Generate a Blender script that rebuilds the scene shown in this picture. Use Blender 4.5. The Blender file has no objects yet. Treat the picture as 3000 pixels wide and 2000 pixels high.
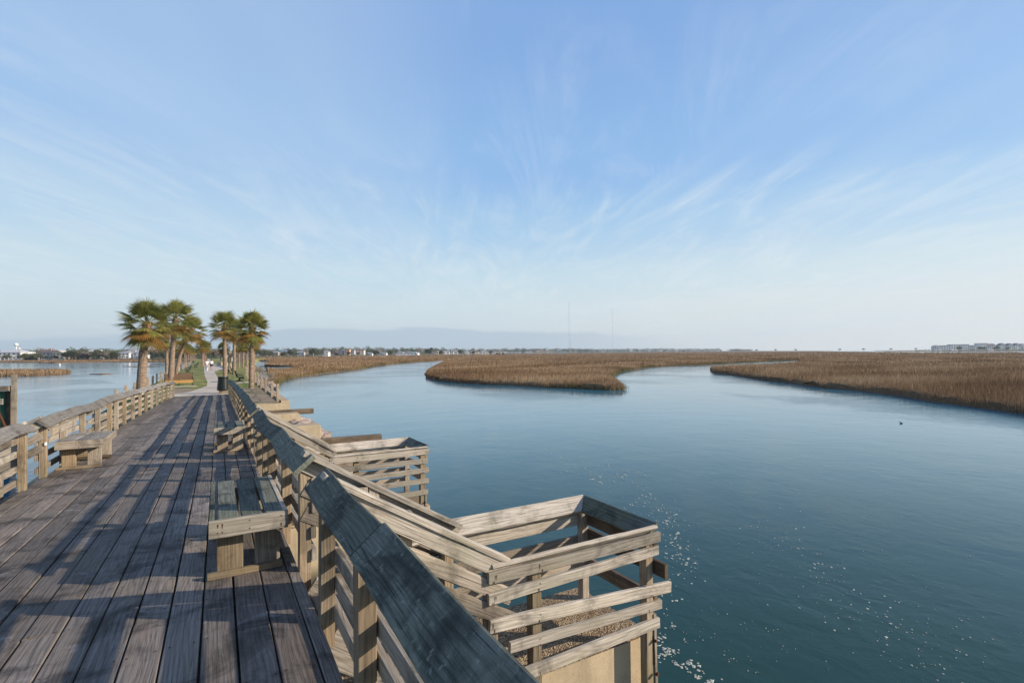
import bpy, bmesh, math, random
import numpy as np
from mathutils import Vector, Matrix, noise
from mathutils.geometry import delaunay_2d_cdt
random.seed(7); rs = np.random.RandomState(7)
scn = bpy.context.scene; col = scn.collection
R = math.radians; PI = math.pi

# ------------------------------------------------------------------ camera
F = 1500.0; H = 1.73                                   # focal length in photo pixels (3000 wide), eye height over the deck
TH = math.atan(860/1500.); ROLL = math.atan(.0085); PITCH = math.atan(32/1500.)
fw0 = np.array([math.sin(TH), math.cos(TH), 0]); rt0 = np.array([math.cos(TH), -math.sin(TH), 0]); up0 = np.array([0, 0, 1.])
fw = fw0*math.cos(PITCH)+up0*math.sin(PITCH); u1 = -fw0*math.sin(PITCH)+up0*math.cos(PITCH)
rt = rt0*math.cos(ROLL)-u1*math.sin(ROLL); uu = u1*math.cos(ROLL)+rt0*math.sin(ROLL)
CAM = np.array([0, 0, H])
cd = bpy.data.cameras.new('camera'); cam = bpy.data.objects.new('camera', cd); col.objects.link(cam)
cd.sensor_width = 36; cd.lens = 18; cd.clip_start = .05; cd.clip_end = 20000
cam.matrix_world = Matrix(((rt[0], uu[0], -fw[0], 0), (rt[1], uu[1], -fw[1], 0), (rt[2], uu[2], -fw[2], H), (0, 0, 0, 1)))
scn.camera = cam
scn.render.resolution_x = 1024; scn.render.resolution_y = 682

# ------------------------------------------------------------------ light
SUN_EL = 22.0; SUND = np.array([.812, -.584])           # horizontal direction towards the sun
EXPOSURE = 0.38; SUN_STR = 5.0; SKY_STR = .125
w = bpy.data.worlds.new('World'); scn.world = w; w.use_nodes = True
nt = w.node_tree; N = nt.nodes; L = nt.links; N.clear()
def wn(t, **k):
    n = N.new(t)
    for a, b in k.items(): setattr(n, a, b)
    return n
def wmath(op, a, b=None, c=None, clamp=False):
    n = wn('ShaderNodeMath', operation=op); n.use_clamp = clamp
    for i, v in enumerate((a, b, c)):
        if v is None: continue
        if isinstance(v, (int, float)): n.inputs[i].default_value = v
        else: L.new(v, n.inputs[i])
    return n.outputs[0]
def wramp(fac, a, b):                                   # smooth 0..1 between a and b
    n = wn('ShaderNodeMapRange', interpolation_type='SMOOTHSTEP'); L.new(fac, n.inputs[0])
    n.inputs[1].default_value = a; n.inputs[2].default_value = b
    return n.outputs[0]
def wmix(f, a, b):
    n = wn('ShaderNodeMix', data_type='RGBA')
    for i, v in ((0, f), (6, a), (7, b)):
        if isinstance(v, (int, float)): n.inputs[i].default_value = v
        elif isinstance(v, tuple): n.inputs[i].default_value = v+(1,)
        else: L.new(v, n.inputs[i])
    return n.outputs[2]
sky = wn('ShaderNodeTexSky', sky_type='NISHITA'); sky.sun_disc = False
sky.sun_elevation = R(SUN_EL); sky.sun_rotation = math.atan2(SUND[0], SUND[1])
sky.air_density = 1.0; sky.dust_density = 1.6; sky.ozone_density = 1.5
tc = wn('ShaderNodeTexCoord'); sep = wn('ShaderNodeSeparateXYZ'); L.new(tc.outputs['Generated'], sep.inputs[0])
X, Y, Z = sep.outputs
zc = wmath('MAXIMUM', Z, .02)
den = wmath('ADD', zc, .06)
px = wmath('DIVIDE', X, den); py = wmath('DIVIDE', Y, den)     # the cloud layer as a flat sheet overhead
# streaks run away from the viewer along the camera's heading
ax, ay = fw0[0], fw0[1]
al = wmath('ADD', wmath('MULTIPLY', px, float(ax)), wmath('MULTIPLY', py, float(ay)))
ac = wmath('ADD', wmath('MULTIPLY', px, float(rt0[0])), wmath('MULTIPLY', py, float(rt0[1])))
def wcomb(a, b, c):
    n = wn('ShaderNodeCombineXYZ')
    for i, v in enumerate((a, b, c)):
        if isinstance(v, (int, float)): n.inputs[i].default_value = v
        else: L.new(v, n.inputs[i])
    return n.outputs[0]
def wnoise(vec, scale, detail=6, rough=.55, dist=0.):
    n = wn('ShaderNodeTexNoise'); L.new(vec, n.inputs['Vector'])
    n.inputs['Scale'].default_value = scale; n.inputs['Detail'].default_value = detail
    n.inputs['Roughness'].default_value = rough; n.inputs['Distortion'].default_value = dist
    return n.outputs[0]
v1 = wcomb(wmath('MULTIPLY', al, .17), wmath('MULTIPLY', ac, .6), 0.)
veil = wramp(wnoise(v1, 1.0, 4, .5, .4), .38, .75)                     # broad thin veils
v2 = wcomb(wmath('MULTIPLY', al, .62), wmath('MULTIPLY', ac, 1.7), 7.)
wisp = wramp(wnoise(v2, 1.2, 10, .7, 1.5), .42, .80)
clump = wramp(wnoise(wcomb(px, py, 3.), .6, 3, .5, 0), .40, .66)
wisps = wmath('MULTIPLY', wisp, clump)
lowhaze = wmath('SUBTRACT', 1., wramp(Z, -.02, .42))                    # milky air near the horizon
sunside = wramp(wmath('ADD', wmath('MULTIPLY', X, float(rt0[0])), wmath('MULTIPLY', Y, float(rt0[1]))), -.7, .9)
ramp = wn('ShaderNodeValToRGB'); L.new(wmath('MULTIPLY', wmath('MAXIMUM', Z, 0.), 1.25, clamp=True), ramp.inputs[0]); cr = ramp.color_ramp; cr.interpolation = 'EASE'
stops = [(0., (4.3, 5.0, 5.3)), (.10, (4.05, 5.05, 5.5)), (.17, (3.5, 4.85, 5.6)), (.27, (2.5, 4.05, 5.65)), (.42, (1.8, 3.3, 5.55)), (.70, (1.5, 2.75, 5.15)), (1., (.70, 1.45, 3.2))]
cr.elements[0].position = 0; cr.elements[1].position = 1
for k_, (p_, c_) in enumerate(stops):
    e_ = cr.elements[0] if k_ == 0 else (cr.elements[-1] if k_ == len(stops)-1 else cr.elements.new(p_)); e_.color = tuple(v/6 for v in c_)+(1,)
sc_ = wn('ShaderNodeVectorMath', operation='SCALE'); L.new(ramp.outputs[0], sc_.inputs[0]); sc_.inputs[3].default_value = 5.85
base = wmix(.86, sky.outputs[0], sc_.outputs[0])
horiz = wmath('SUBTRACT', 1., wramp(Z, 0., .30))
base = wmix(wmath('MULTIPLY', wmath('MULTIPLY', horiz, sunside), .75, clamp=True), base, (4.9, 5.05, 5.05))
leftside = wmath('SUBTRACT', 1., wramp(wmath('ADD', wmath('MULTIPLY', X, float(rt0[0])), wmath('MULTIPLY', Y, float(rt0[1]))), -.75, .0))
base = wmix(wmath('MULTIPLY', wmath('MULTIPLY', leftside, wmath('SUBTRACT', 1., wramp(Z, .05, .5))), .5), base, (4.1, 4.75, 5.1))
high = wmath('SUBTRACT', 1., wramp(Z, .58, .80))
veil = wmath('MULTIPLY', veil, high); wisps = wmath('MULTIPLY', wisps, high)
base = wmix(wmath('MULTIPLY', veil, .34), base, (3.9, 4.7, 5.4))
base = wmix(wmath('MULTIPLY', wisps, .40), base, (5.0, 5.4, 5.7))
v3 = wcomb(wmath('MULTIPLY', al, .95), wmath('MULTIPLY', ac, 4.2), 17.)
f3 = wramp(wnoise(v3, 1.0, 9, .72, 1.6), .46, .84); c3 = wramp(wnoise(wcomb(px, py, 11.), .55, 2, .5, 0), .50, .66)
base = wmix(wmath('MULTIPLY', wmath('MULTIPLY', f3, c3), .5), base, (5.0, 5.4, 5.7))
v4 = wcomb(wmath('MULTIPLY', al, .42), wmath('MULTIPLY', ac, 1.5), 27.)
f4 = wramp(wnoise(v4, 1.3, 9, .68, 1.8), .42, .80); c4 = wmath('MULTIPLY', wramp(Z, .05, .10), wmath('SUBTRACT', 1., wramp(Z, .26, .36)))
base = wmix(wmath('MULTIPLY', wmath('MULTIPLY', f4, c4), .50), base, (5.0, 5.4, 5.6))
# a low grey-blue bank of cloud just over the horizon, ahead and to the left
azd = wmath('ADD', wmath('MULTIPLY', X, float(rt0[0])), wmath('MULTIPLY', Y, float(rt0[1])))
edge = wmath('MULTIPLY', wmath('SUBTRACT', wnoise(wcomb(wmath('MULTIPLY', X, 5.), wmath('MULTIPLY', Y, 5.), wmath('MULTIPLY', Z, 30.)), 1.2, 5, .6), .5), .035)
top = wmath('ADD', wmath('SUBTRACT', .048, wmath('MULTIPLY', wmath('POWER', wmath('ABSOLUTE', wmath('ADD', azd, .20)), 2.), .10)), edge)
bank = wmath('SUBTRACT', 1., wramp(wmath('SUBTRACT', Z, top), -.006, .004))
bank = wmath('MULTIPLY', bank, wmath('SUBTRACT', 1., wramp(azd, .05, .38)))
base = wmix(wmath('MULTIPLY', bank, .75), base, (2.75, 3.6, 4.35))
base = wmix(wramp(Z, 0., -.03), base, (3.6, 4.4, 5.0))
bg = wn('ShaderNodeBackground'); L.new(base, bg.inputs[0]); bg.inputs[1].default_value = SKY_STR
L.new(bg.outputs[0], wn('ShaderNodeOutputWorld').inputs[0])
sd = bpy.data.lights.new('sun', 'SUN'); sd.energy = SUN_STR; sd.angle = R(.53); sd.color = (1., .87, .70)
sun = bpy.data.objects.new('sun', sd); col.objects.link(sun)
sv = Vector((SUND[0]*math.cos(R(SUN_EL)), SUND[1]*math.cos(R(SUN_EL)), math.sin(R(SUN_EL))))
sun.rotation_euler = sv.to_track_quat('Z', 'Y').to_euler(); sun.location = (20, -20, 30)
vs = scn.view_settings; vs.view_transform = 'Standard'; vs.look = 'None'; vs.exposure = EXPOSURE; vs.gamma = 1

# ------------------------------------------------------------------ where things stand
def ray(x, y):
    d = fw*F+rt*(x-1500)-uu*(y-1000); return d/np.linalg.norm(d)
def at(x, y, z):                                       # a photo pixel whose point lies at height z
    d = ray(x, y); t = (z-H)/d[2]; return Vector(CAM+d*t)
def far(x, D, z):                                      # a point D metres ahead under photo column x
    d = ray(x, 1032+(1500-x)*.0085); d = d/(d@fw0); p = CAM+d*D; return Vector((p[0], p[1], z))
PY = [-8, 3.1, 4.6, 8, 12.75, 18.6, 24, 31.7, 37.6, 60]; PZ = [.12, .03, -.01, -.11, -.19, -.26, -.40, -.57, -.80, -.87]
def dk(y): return float(np.interp(y, PY, PZ))
WATER = -2.1; LAND = -.87

# ------------------------------------------------------------------ mesh helpers
class MB:
    def __init__(s): s.v = []; s.f = []; s.uv = []; s.r = []; s.m = []
    def face(s, idx, uvs, r=0., m=0): s.f.append(idx); s.uv.append(uvs); s.r.append(r); s.m.append(m)
    def board(s, p0, p1, w, t, up=(0, 0, 1), ch=.004, seg=0, jit=.0012, m=0, wob=0.):
        """a sawn board from p0 to p1: w wide, t thick (t along up), worn edges"""
        p0 = Vector(p0); p1 = Vector(p1); a = p1-p0; ln = a.length
        if ln < 1e-6: return
        a.normalize(); up = Vector(up); sd = a.cross(up)
        if sd.length < 1e-4: sd = a.cross(Vector((1, 0, 0)))
        sd.normalize(); n = sd.cross(a).normalized()
        if not seg: seg = max(1, int(ln/.45))
        hw, ht = w/2, t/2; c = min(ch, ht*.6, hw*.6)
        sec = [(-hw+c, -ht), (hw-c, -ht), (hw, -ht+c), (hw, ht-c), (hw-c, ht), (-hw+c, ht), (-hw, ht-c), (-hw, -ht+c)]
        per = [0]
        for i in range(8):
            q = sec[(i+1) % 8]; per.append(per[-1]+math.hypot(q[0]-sec[i][0], q[1]-sec[i][1]))
        b = len(s.v); rr = random.random(); uo = random.random()*40; vo = random.random()*9
        ws = random.random()*9
        for k in range(seg+1):
            tt = k/seg; p = p0.lerp(p1, tt)
            off = n*(wob*math.sin(ws+tt*3))+sd*(wob*.7*math.cos(ws*2+tt*2.4))
            for x, y in sec:
                s.v.append(p+off+sd*(x+random.uniform(-jit, jit))+n*(y+random.uniform(-jit, jit)))
        for k in range(seg):
            for i in range(8):
                j = (i+1) % 8
                s.face((b+k*8+i, b+k*8+j, b+(k+1)*8+j, b+(k+1)*8+i),
                       [(uo+ln*k/seg, vo+per[i]), (uo+ln*k/seg, vo+per[i+1]), (uo+ln*(k+1)/seg, vo+per[i+1]), (uo+ln*(k+1)/seg, vo+per[i])], rr, m)
        for k0, o in ((b, 1), (b+seg*8, -1)):
            ids = [k0+i for i in range(8)]; u2 = [(uo+sec[i][1]*1., vo+sec[i][0]) for i in range(8)]
            if o > 0: ids = ids[::-1]; u2 = u2[::-1]
            s.face(tuple(ids), u2, rr, m)
    def box(s, x0, x1, y0, y1, z0, z1, ch=.0, m=0):
        b = len(s.v)
        for z in (z0, z1):
            for x, y in ((x0, y0), (x1, y0), (x1, y1), (x0, y1)): s.v.append(Vector((x, y, z)))
        for q in ((3, 2, 1, 0), (4, 5, 6, 7), (0, 1, 5, 4), (1, 2, 6, 5), (2, 3, 7, 6), (3, 0, 4, 7)):
            uv = []
            for i in q:
                p = s.v[b+i]; uv.append((p.x+p.y, p.z) if q not in ((3, 2, 1, 0), (4, 5, 6, 7)) else (p.x, p.y))
            s.face(tuple(b+i for i in q), uv, .5, m)
    def tube(s, pts, rad, n=8, m=0, cap=True):
        pts = [Vector(p) for p in pts]; b = len(s.v); rr = random.random()
        if isinstance(rad, (int, float)): rad = [rad]*len(pts)
        ln = 0; ref = Vector((1, 0, 0))
        for k, p in enumerate(pts):
            a = (pts[min(k+1, len(pts)-1)]-pts[max(k-1, 0)]).normalized()
            r = ref if abs(a.dot(ref)) < .9 else Vector((0, 1, 0))
            u = a.cross(r).normalized(); v = a.cross(u).normalized()
            for i in range(n):
                t = 2*PI*i/n; s.v.append(p+(u*math.cos(t)+v*math.sin(t))*rad[k])
        for k in range(len(pts)-1):
            l2 = ln+(pts[k+1]-pts[k]).length
            for i in range(n):
                j = (i+1) % n
                s.face((b+k*n+i, b+(k+1)*n+i, b+(k+1)*n+j, b+k*n+j), [(ln, i/n), (l2, i/n), (l2, (i+1)/n), (ln, (i+1)/n)], rr, m)
            ln = l2
        if cap:
            s.face(tuple(b+i for i in range(n)), [(0, 0)]*n, rr, m)
            e = b+(len(pts)-1)*n; s.face(tuple(e+n-1-i for i in range(n)), [(0, 0)]*n, rr, m)
    def quad(s, a, b_, c, d, r=None, m=0):
        b = len(s.v); s.v += [Vector(a), Vector(b_), Vector(c), Vector(d)]
        s.face((b, b+1, b+2, b+3), [(0, 0), (1, 0), (1, 1), (0, 1)], random.random() if r is None else r, m)
    def tri(s, a, b_, c, r=None, m=0):
        b = len(s.v); s.v += [Vector(a), Vector(b_), Vector(c)]
        s.face((b, b+1, b+2), [(0, 0), (1, 0), (.5, 1)], random.random() if r is None else r, m)
    def mesh(s, name, mats):
        me = bpy.data.meshes.new(name)
        me.from_pydata([tuple(v) for v in s.v], [], s.f)
        uvl = me.uv_layers.new(name='UVMap')
        flat = [c for f in s.uv for q in f for c in q]; uvl.data.foreach_set('uv', flat)
        at_ = me.attributes.new('rnd', 'FLOAT', 'FACE'); at_.data.foreach_set('value', s.r)
        for mm in (mats if isinstance(mats, (list, tuple)) else [mats]): me.materials.append(mm)
        me.polygons.foreach_set('material_index', s.m); me.update()
        return me
    def build(s, name, mats, parent=None, label=None, local=False, smooth=False):
        me = s.mesh(name, mats)
        if smooth: me.polygons.foreach_set('use_smooth', [True]*len(me.polygons))
        o = bpy.data.objects.new(name, me); col.objects.link(o)
        if parent is not None:
            o.parent = parent
            if not local: o.matrix_parent_inverse = Matrix.Translation(-parent.location)
        if label: o['label'] = label
        return o
def thing(name, label, cat, loc=(0, 0, 0), rz=0., group=None):
    o = bpy.data.objects.new(name, None); col.objects.link(o); o.location = loc; o.rotation_euler = (0, 0, rz)
    o.empty_display_size = .2
    return tag(o, label, cat, group)
def tag(o, label=None, cat=None, group=None, kind=None):
    if label: o['label'] = label
    if cat: o['category'] = cat
    if group: o['group'] = group
    if kind: o['kind'] = kind
    return o
def kids(o): return [c for c in bpy.data.objects if c.parent == o]
def copy_tree(o, ch=None):
    r = o.copy(); col.objects.link(r)
    for c in (ch if ch is not None else kids(o)):
        d = c.copy(); col.objects.link(d); d.parent = r
        for g in kids(c):
            e = g.copy(); col.objects.link(e); e.parent = d
    return r

# ------------------------------------------------------------------ materials
class NM:
    def __init__(s, name):
        s.mat = bpy.data.materials.new(name); s.mat.use_nodes = True; s.t = s.mat.node_tree; s.t.nodes.clear()
        s.out = s.t.nodes.new('ShaderNodeOutputMaterial'); s.b = s.t.nodes.new('ShaderNodeBsdfPrincipled')
        s.t.links.new(s.b.outputs[0], s.out.inputs[0])
    def n(s, t, **k):
        n = s.t.nodes.new(t)
        for a, b in k.items(): setattr(n, a, b)
        return n
    def l(s, a, b): s.t.links.new(a, b)
    def put(s, sock, v):
        if isinstance(v, (int, float)): sock.default_value = v
        elif isinstance(v, tuple): sock.default_value = v if len(v) == len(sock.default_value) else v+(1,)
        else: s.l(v, sock)
    def math(s, op, a, b=None, c=None, clamp=False):
        n = s.n('ShaderNodeMath', operation=op); n.use_clamp = clamp
        for i, v in enumerate((a, b, c)):
            if v is not None: s.put(n.inputs[i], v)
        return n.outputs[0]
    def mix(s, f, a, b, mode='MIX'):
        n = s.n('ShaderNodeMix', data_type='RGBA', blend_type=mode); s.put(n.inputs[0], f); s.put(n.inputs[6], a); s.put(n.inputs[7], b); return n.outputs[2]
    def step(s, f, a, b, lo=0., hi=1.):
        n = s.n('ShaderNodeMapRange', interpolation_type='SMOOTHSTEP'); s.put(n.inputs[0], f)
        n.inputs[1].default_value = a; n.inputs[2].default_value = b; n.inputs[3].default_value = lo; n.inputs[4].default_value = hi; return n.outputs[0]
    def noise(s, vec, sc, det=4, ro=.5, di=0.):
        n = s.n('ShaderNodeTexNoise'); s.put(n.inputs['Vector'], vec) if vec is not None else None
        n.inputs['Scale'].default_value = sc; n.inputs['Detail'].default_value = det; n.inputs['Roughness'].default_value = ro; n.inputs['Distortion'].default_value = di
        return n.outputs[0]
    def comb(s, a, b, c):
        n = s.n('ShaderNodeCombineXYZ'); s.put(n.inputs[0], a); s.put(n.inputs[1], b); s.put(n.inputs[2], c); return n.outputs[0]
    def obj(s): return s.n('ShaderNodeTexCoord').outputs['Object']
    def pos(s): return s.n('ShaderNodeNewGeometry').outputs['Position']
    def xyz(s, v): n = s.n('ShaderNodeSeparateXYZ'); s.l(v, n.inputs[0]); return n.outputs
    def rnd(s): return s.n('ShaderNodeAttribute', attribute_name='rnd').outputs['Fac']
    def bump(s, h, st, di):
        n = s.n('ShaderNodeBump'); n.inputs['Strength'].default_value = st; n.inputs['Distance'].default_value = di; s.l(h, n.inputs['Height']); s.l(n.outputs[0], s.b.inputs['Normal']); return n
    def done(s, colr, rough=.8, spec=None):
        s.put(s.b.inputs['Base Color'], colr); s.put(s.b.inputs['Roughness'], rough)
        if spec is not None: s.b.inputs['Specular IOR Level'].default_value = spec
        return s.mat

def wood(name, light, dark, stain=.35, green=.2, rough=.85, bump=.5, warm=(.36, .26, .17), warmf=.25, crack=.5, knots=True, lichen=0.):
    m = NM(name); uv = m.n('ShaderNodeUVMap', uv_map='UVMap').outputs[0]; u, v, _ = m.xyz(uv)
    r = m.rnd(); r9 = m.math('MULTIPLY', r, 37.)
    lowv = m.comb(m.math('MULTIPLY', u, .42), m.math('MULTIPLY', v, 3.2), r9)
    warp = m.noise(lowv, 1.5, 3, .45, .2)
    # knots: sparse points that bend the grain round them
    kv = m.comb(m.math('MULTIPLY', u, 1.15), m.math('MULTIPLY', v, 5.), r9)
    vo = m.n('ShaderNodeTexVoronoi', feature='F1'); m.l(kv, vo.inputs['Vector']); vo.inputs['Scale'].default_value = 1.
    kd = vo.outputs['Distance']; kn = m.step(kd, .02, .13, 1., 0.) if knots else None
    bend = m.step(kd, .0, .55, 1., 0.)
    rings = m.math('ADD', m.math('MULTIPLY', v, 34.), m.math('ADD', m.math('MULTIPLY', warp, 7.5), m.math('MULTIPLY', bend, 1.6)))
    rings = m.math('ADD', rings, m.math('MULTIPLY', m.noise(m.comb(m.math('MULTIPLY', u, 3.), m.math('MULTIPLY', v, 40.), r9), 1., 3, .6), 1.1))
    wv = m.math('SINE', m.math('MULTIPLY', rings, 2*PI)); wv = m.math('MULTIPLY_ADD', wv, .5, .5); wv = m.math('POWER', wv, 1.8)
    fine = m.noise(m.comb(m.math('MULTIPLY', u, 5.), m.math('MULTIPLY', v, 260.), r9), 1., 3, .6)
    med = m.noise(m.comb(m.math('MULTIPLY', u, 1.6), m.math('MULTIPLY', v, 60.), r9), 1., 4, .6)
    g = m.math('ADD', m.math('MULTIPLY', wv, .10), m.math('ADD', m.math('MULTIPLY', fine, .46), m.math('MULTIPLY', med, .50)))
    c = m.mix(m.step(g, .30, .76), light, dark)
    c = m.mix(m.math('MULTIPLY', m.step(m.noise(m.comb(u, m.math('MULTIPLY', v, 3.), m.math('ADD', r9, 5.)), 1.2, 3), .42, .68), warmf), c, warm)
    hv = m.math('MULTIPLY_ADD', r, .58, .70); sc = m.n('ShaderNodeVectorMath', operation='SCALE'); m.l(c, sc.inputs[0]); m.l(hv, sc.inputs[3]); c = sc.outputs[0]
    P = m.pos()
    st = m.step(m.noise(P, 2.3, 6, .65, .5), .47, .66); c = m.mix(m.math('MULTIPLY', st, stain), c, tuple(x*.28 for x in dark))
    if name == 'deck_wood': c = m.mix(m.step(m.noise(P, 3.1, 5, .6, 1.), .60, .72, 0, .45), c, (.36, .34, .34))
    gr = m.step(m.noise(P, 1.4, 4, .6), .5, .75); c = m.mix(m.math('MULTIPLY', gr, green), c, (.13, .14, .06))
    ck = m.step(m.noise(m.comb(m.math('MULTIPLY', u, 1.9), m.math('MULTIPLY', v, 95.), m.math('ADD', r9, 2.)), 1., 2, .5, .2), .69, .745)
    c = m.mix(m.math('MULTIPLY', ck, crack), c, (.02, .018, .015))
    if knots: c = m.mix(m.math('MULTIPLY', kn, .72), c, (.045, .028, .018))
    if lichen:
        lc = m.math('MULTIPLY', m.step(m.noise(P, 26, 5, .65), .56, .68), m.step(m.noise(P, 3.5, 3, .6), .42, .6)); c = m.mix(m.math('MULTIPLY', lc, lichen), c, (.42, .43, .36))
    speck = m.step(m.noise(P, 90, 2, .5), .66, .78); c = m.mix(m.math('MULTIPLY', speck, .35), c, (.05, .045, .035))
    h = m.math('SUBTRACT', m.math('MULTIPLY', g, -1.), m.math('MULTIPLY', ck, 1.6))
    m.bump(h, bump, .004)
    return m.done(c, rough, .3)
W_DECK = wood('deck_wood', (.26, .222, .195), (.062, .054, .050), .70, .10, .75, .8, (.24, .18, .13), .30, .75)
W_RAIL = wood('rail_wood', (.42, .365, .30), (.14, .11, .085), .55, .25, .85, .8, (.33, .25, .16), .35, .8)
W_CAP = wood('shaded_cap_wood', (.20, .205, .17), (.042, .05, .04), .75, .45, .88, 1., (.15, .15, .10), .25, .9, False, .45)  # shaded copy of the cap wood, shade painted in as darker tones
W_CAPL = wood('sunlit_cap_wood', (.35, .325, .29), (.12, .105, .095), .6, .12, .88, .9, (.24, .19, .14), .3, .8, False, .45)  # lit copy of the cap wood, sunlight painted in as lighter tones
W_PALE = wood('pale_slat_wood', (.52, .47, .40), (.19, .16, .13), .60, .34, .9, .9, (.42, .34, .25), .25, .8, True, .2)
W_POST = wood('post_wood', (.36, .285, .20), (.12, .09, .06), .45, .40, .85, .7, (.34, .23, .12), .35, .7)
W_DARK = wood('creosote_wood', (.16, .115, .08), (.06, .045, .032), .4, .2, .85, .5)
W_RED = wood('new_joist_wood', (.42, .24, .11), (.22, .12, .05), .3, .05, .85, .4)
W_ROPEPOST = wood('fence_post_wood', (.46, .36, .27), (.22, .16, .11), .2, .1, .85, .4)

def concrete(name, a, b, sc=1., agg=.4, bumpd=.004, dirt=.35):
    m = NM(name); P = m.pos()
    c = m.mix(m.step(m.noise(P, 1.6*sc, 6, .65), .35, .7), a, b)
    c = m.mix(m.math('MULTIPLY', m.step(m.noise(P, 70*sc, 3, .7), .5, .7), agg), c, tuple(x*.45 for x in b))
    X_, Y_, Z_ = m.xyz(P)
    dr = m.step(m.noise(m.comb(m.math('MULTIPLY', m.math('ADD', X_, Y_), 3.5), m.math('MULTIPLY', Z_, .4), 0.), 1.4, 5, .6), .5, .72)
    c = m.mix(m.math('MULTIPLY', dr, dirt), c, (.13, .11, .075))
    wet = m.step(m.math('ADD', Z_, m.math('MULTIPLY', m.noise(m.comb(X_, Y_, 0.), 3., 4, .6), .25)), -1.86, -1.55, 1., 0.)
    c = m.mix(m.math('MULTIPLY', wet, .85), c, (.045, .05, .028))
    m.bump(m.noise(P, 60*sc, 4, .7), .5, bumpd)
    return m.done(c, .9, .25)
M_CONC = concrete('pier_concrete', (.50, .40, .27), (.38, .30, .20), 1., .35)
M_PATH = concrete('path_concrete', (.58, .50, .42), (.46, .40, .33), .6, .15)
def gravel(name):
    m = NM(name); P = m.pos(); v = m.n('ShaderNodeTexVoronoi'); m.l(P, v.inputs['Vector']); v.inputs['Scale'].default_value = 75
    cr = m.n('ShaderNodeValToRGB'); sp = m.n('ShaderNodeSeparateColor'); m.l(v.outputs['Color'], sp.inputs[0]); m.l(sp.outputs[0], cr.inputs[0])
    e = cr.color_ramp.elements; e[0].position = 0; e[0].color = (.11, .065, .035, 1); e[1].position = 1; e[1].color = (.50, .41, .28, 1)
    k = cr.color_ramp.elements.new(.5); k.color = (.27, .18, .10, 1)
    c = m.mix(m.step(m.noise(P, 2.2, 4, .6), .45, .7, 0, .5), cr.outputs[0], (.16, .10, .07))
    m.bump(v.outputs['Distance'], 1., .012); return m.done(c, .9, .25)
M_GRAV = gravel('exposed_gravel')
def plain(name, c, rough=.7, var=.2, sc=3., spec=.3, metal=0.):
    m = NM(name); P = m.pos(); n = m.noise(P, sc, 5, .6); cc = m.mix(m.step(n, .3, .7), c, tuple(x*(1-var) for x in c))
    m.b.inputs['Metallic'].default_value = metal
    return m.done(cc, rough, spec)
M_IRON = plain('black_iron', (.015, .017, .016), .45, .3, 6)
M_RUST = plain('rusty_steel', (.10, .035, .015), .8, .5, 60)
M_BENCHW = plain('orange_bench_slats', (.52, .27, .08), .55, .3, 8)
M_BENCHB = plain('brown_bench_slats', (.14, .075, .045), .6, .3, 8)
M_BIN = plain('black_bin_plastic', (.012, .016, .015), .4, .3, 3)
M_GLOBE = plain('frosted_globe', (.85, .85, .85), .3, .05, 3)
M_WHITE = plain('white_paint', (.80, .79, .76), .6, .06, 1.)
M_TEAL = plain('green_sheet_metal', (.05, .16, .09), .6, .5, 3)
M_ROPE = plain('grey_rope', (.42, .37, .30), .9, .2, 30)
M_SKIN = plain('skin', (.50, .28, .19), .6, .1, 3)
M_HAIR = plain('dark_hair', (.02, .014, .01), .7, .2, 3)
M_SHIRT = plain('white_cloth', (.80, .79, .78), .9, .06, 3)
M_PINK = plain('pale_trousers', (.55, .48, .52), .9, .1, 3)
M_NAVY = plain('dark_shorts', (.012, .014, .025), .9, .2, 3)
M_RED = plain('red_cloth', (.40, .03, .03), .9, .2, 3)
M_SHOE = plain('shoes', (.05, .045, .04), .8, .2, 3)

def leafmat(name, cols, tr=.25, sc=2.):
    m = NM(name); r = m.rnd(); cr = m.n('ShaderNodeValToRGB'); m.l(r, cr.inputs[0]); e = cr.color_ramp.elements
    e[0].position = 0; e[0].color = cols[0]+(1,); e[1].position = 1; e[1].color = cols[-1]+(1,)
    for i, c in enumerate(cols[1:-1]): k = e.new((i+1)/(len(cols)-1)); k.color = c+(1,)
    m.done(cr.outputs[0], .55, .3)
    t = m.n('ShaderNodeBsdfTranslucent'); m.l(cr.outputs[0], t.inputs[0]); mx = m.n('ShaderNodeMixShader'); mx.inputs[0].default_value = tr
    m.l(m.b.outputs[0], mx.inputs[1]); m.l(t.outputs[0], mx.inputs[2]); m.l(mx.outputs[0], m.out.inputs[0])
    return m.mat
M_FROND = leafmat('palm_frond', [(.09, .11, .03), (.16, .18, .045), (.26, .25, .065), (.40, .33, .11)], .35)
M_FROND2 = leafmat('old_palm_frond', [(.12, .13, .03), (.22, .16, .045), (.32, .17, .05), (.30, .13, .035)], .3)
M_MARSH = leafmat('marsh_grass_blades', [(.11, .058, .025), (.175, .10, .046), (.25, .152, .075), (.32, .21, .115), (.40, .285, .17)], .2)
M_EDGE = leafmat('greenish_bank_grass', [(.09, .085, .025), (.13, .12, .03), (.22, .15, .06), (.30, .20, .09)], .25)
M_OAK = leafmat('evergreen_foliage', [(.045, .062, .03), (.065, .085, .038), (.09, .105, .05), (.12, .12, .06)], .15)
M_PINE = leafmat('pine_foliage', [(.035, .055, .03), (.055, .08, .04), (.08, .10, .05)], .15)
M_BARE = leafmat('bare_twigs', [(.13, .105, .085), (.19, .155, .13), (.25, .21, .18)], .1)
M_LAWNB = leafmat('lawn_blades', [(.09, .12, .03), (.15, .17, .045), (.25, .22, .09)], .2)
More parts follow.
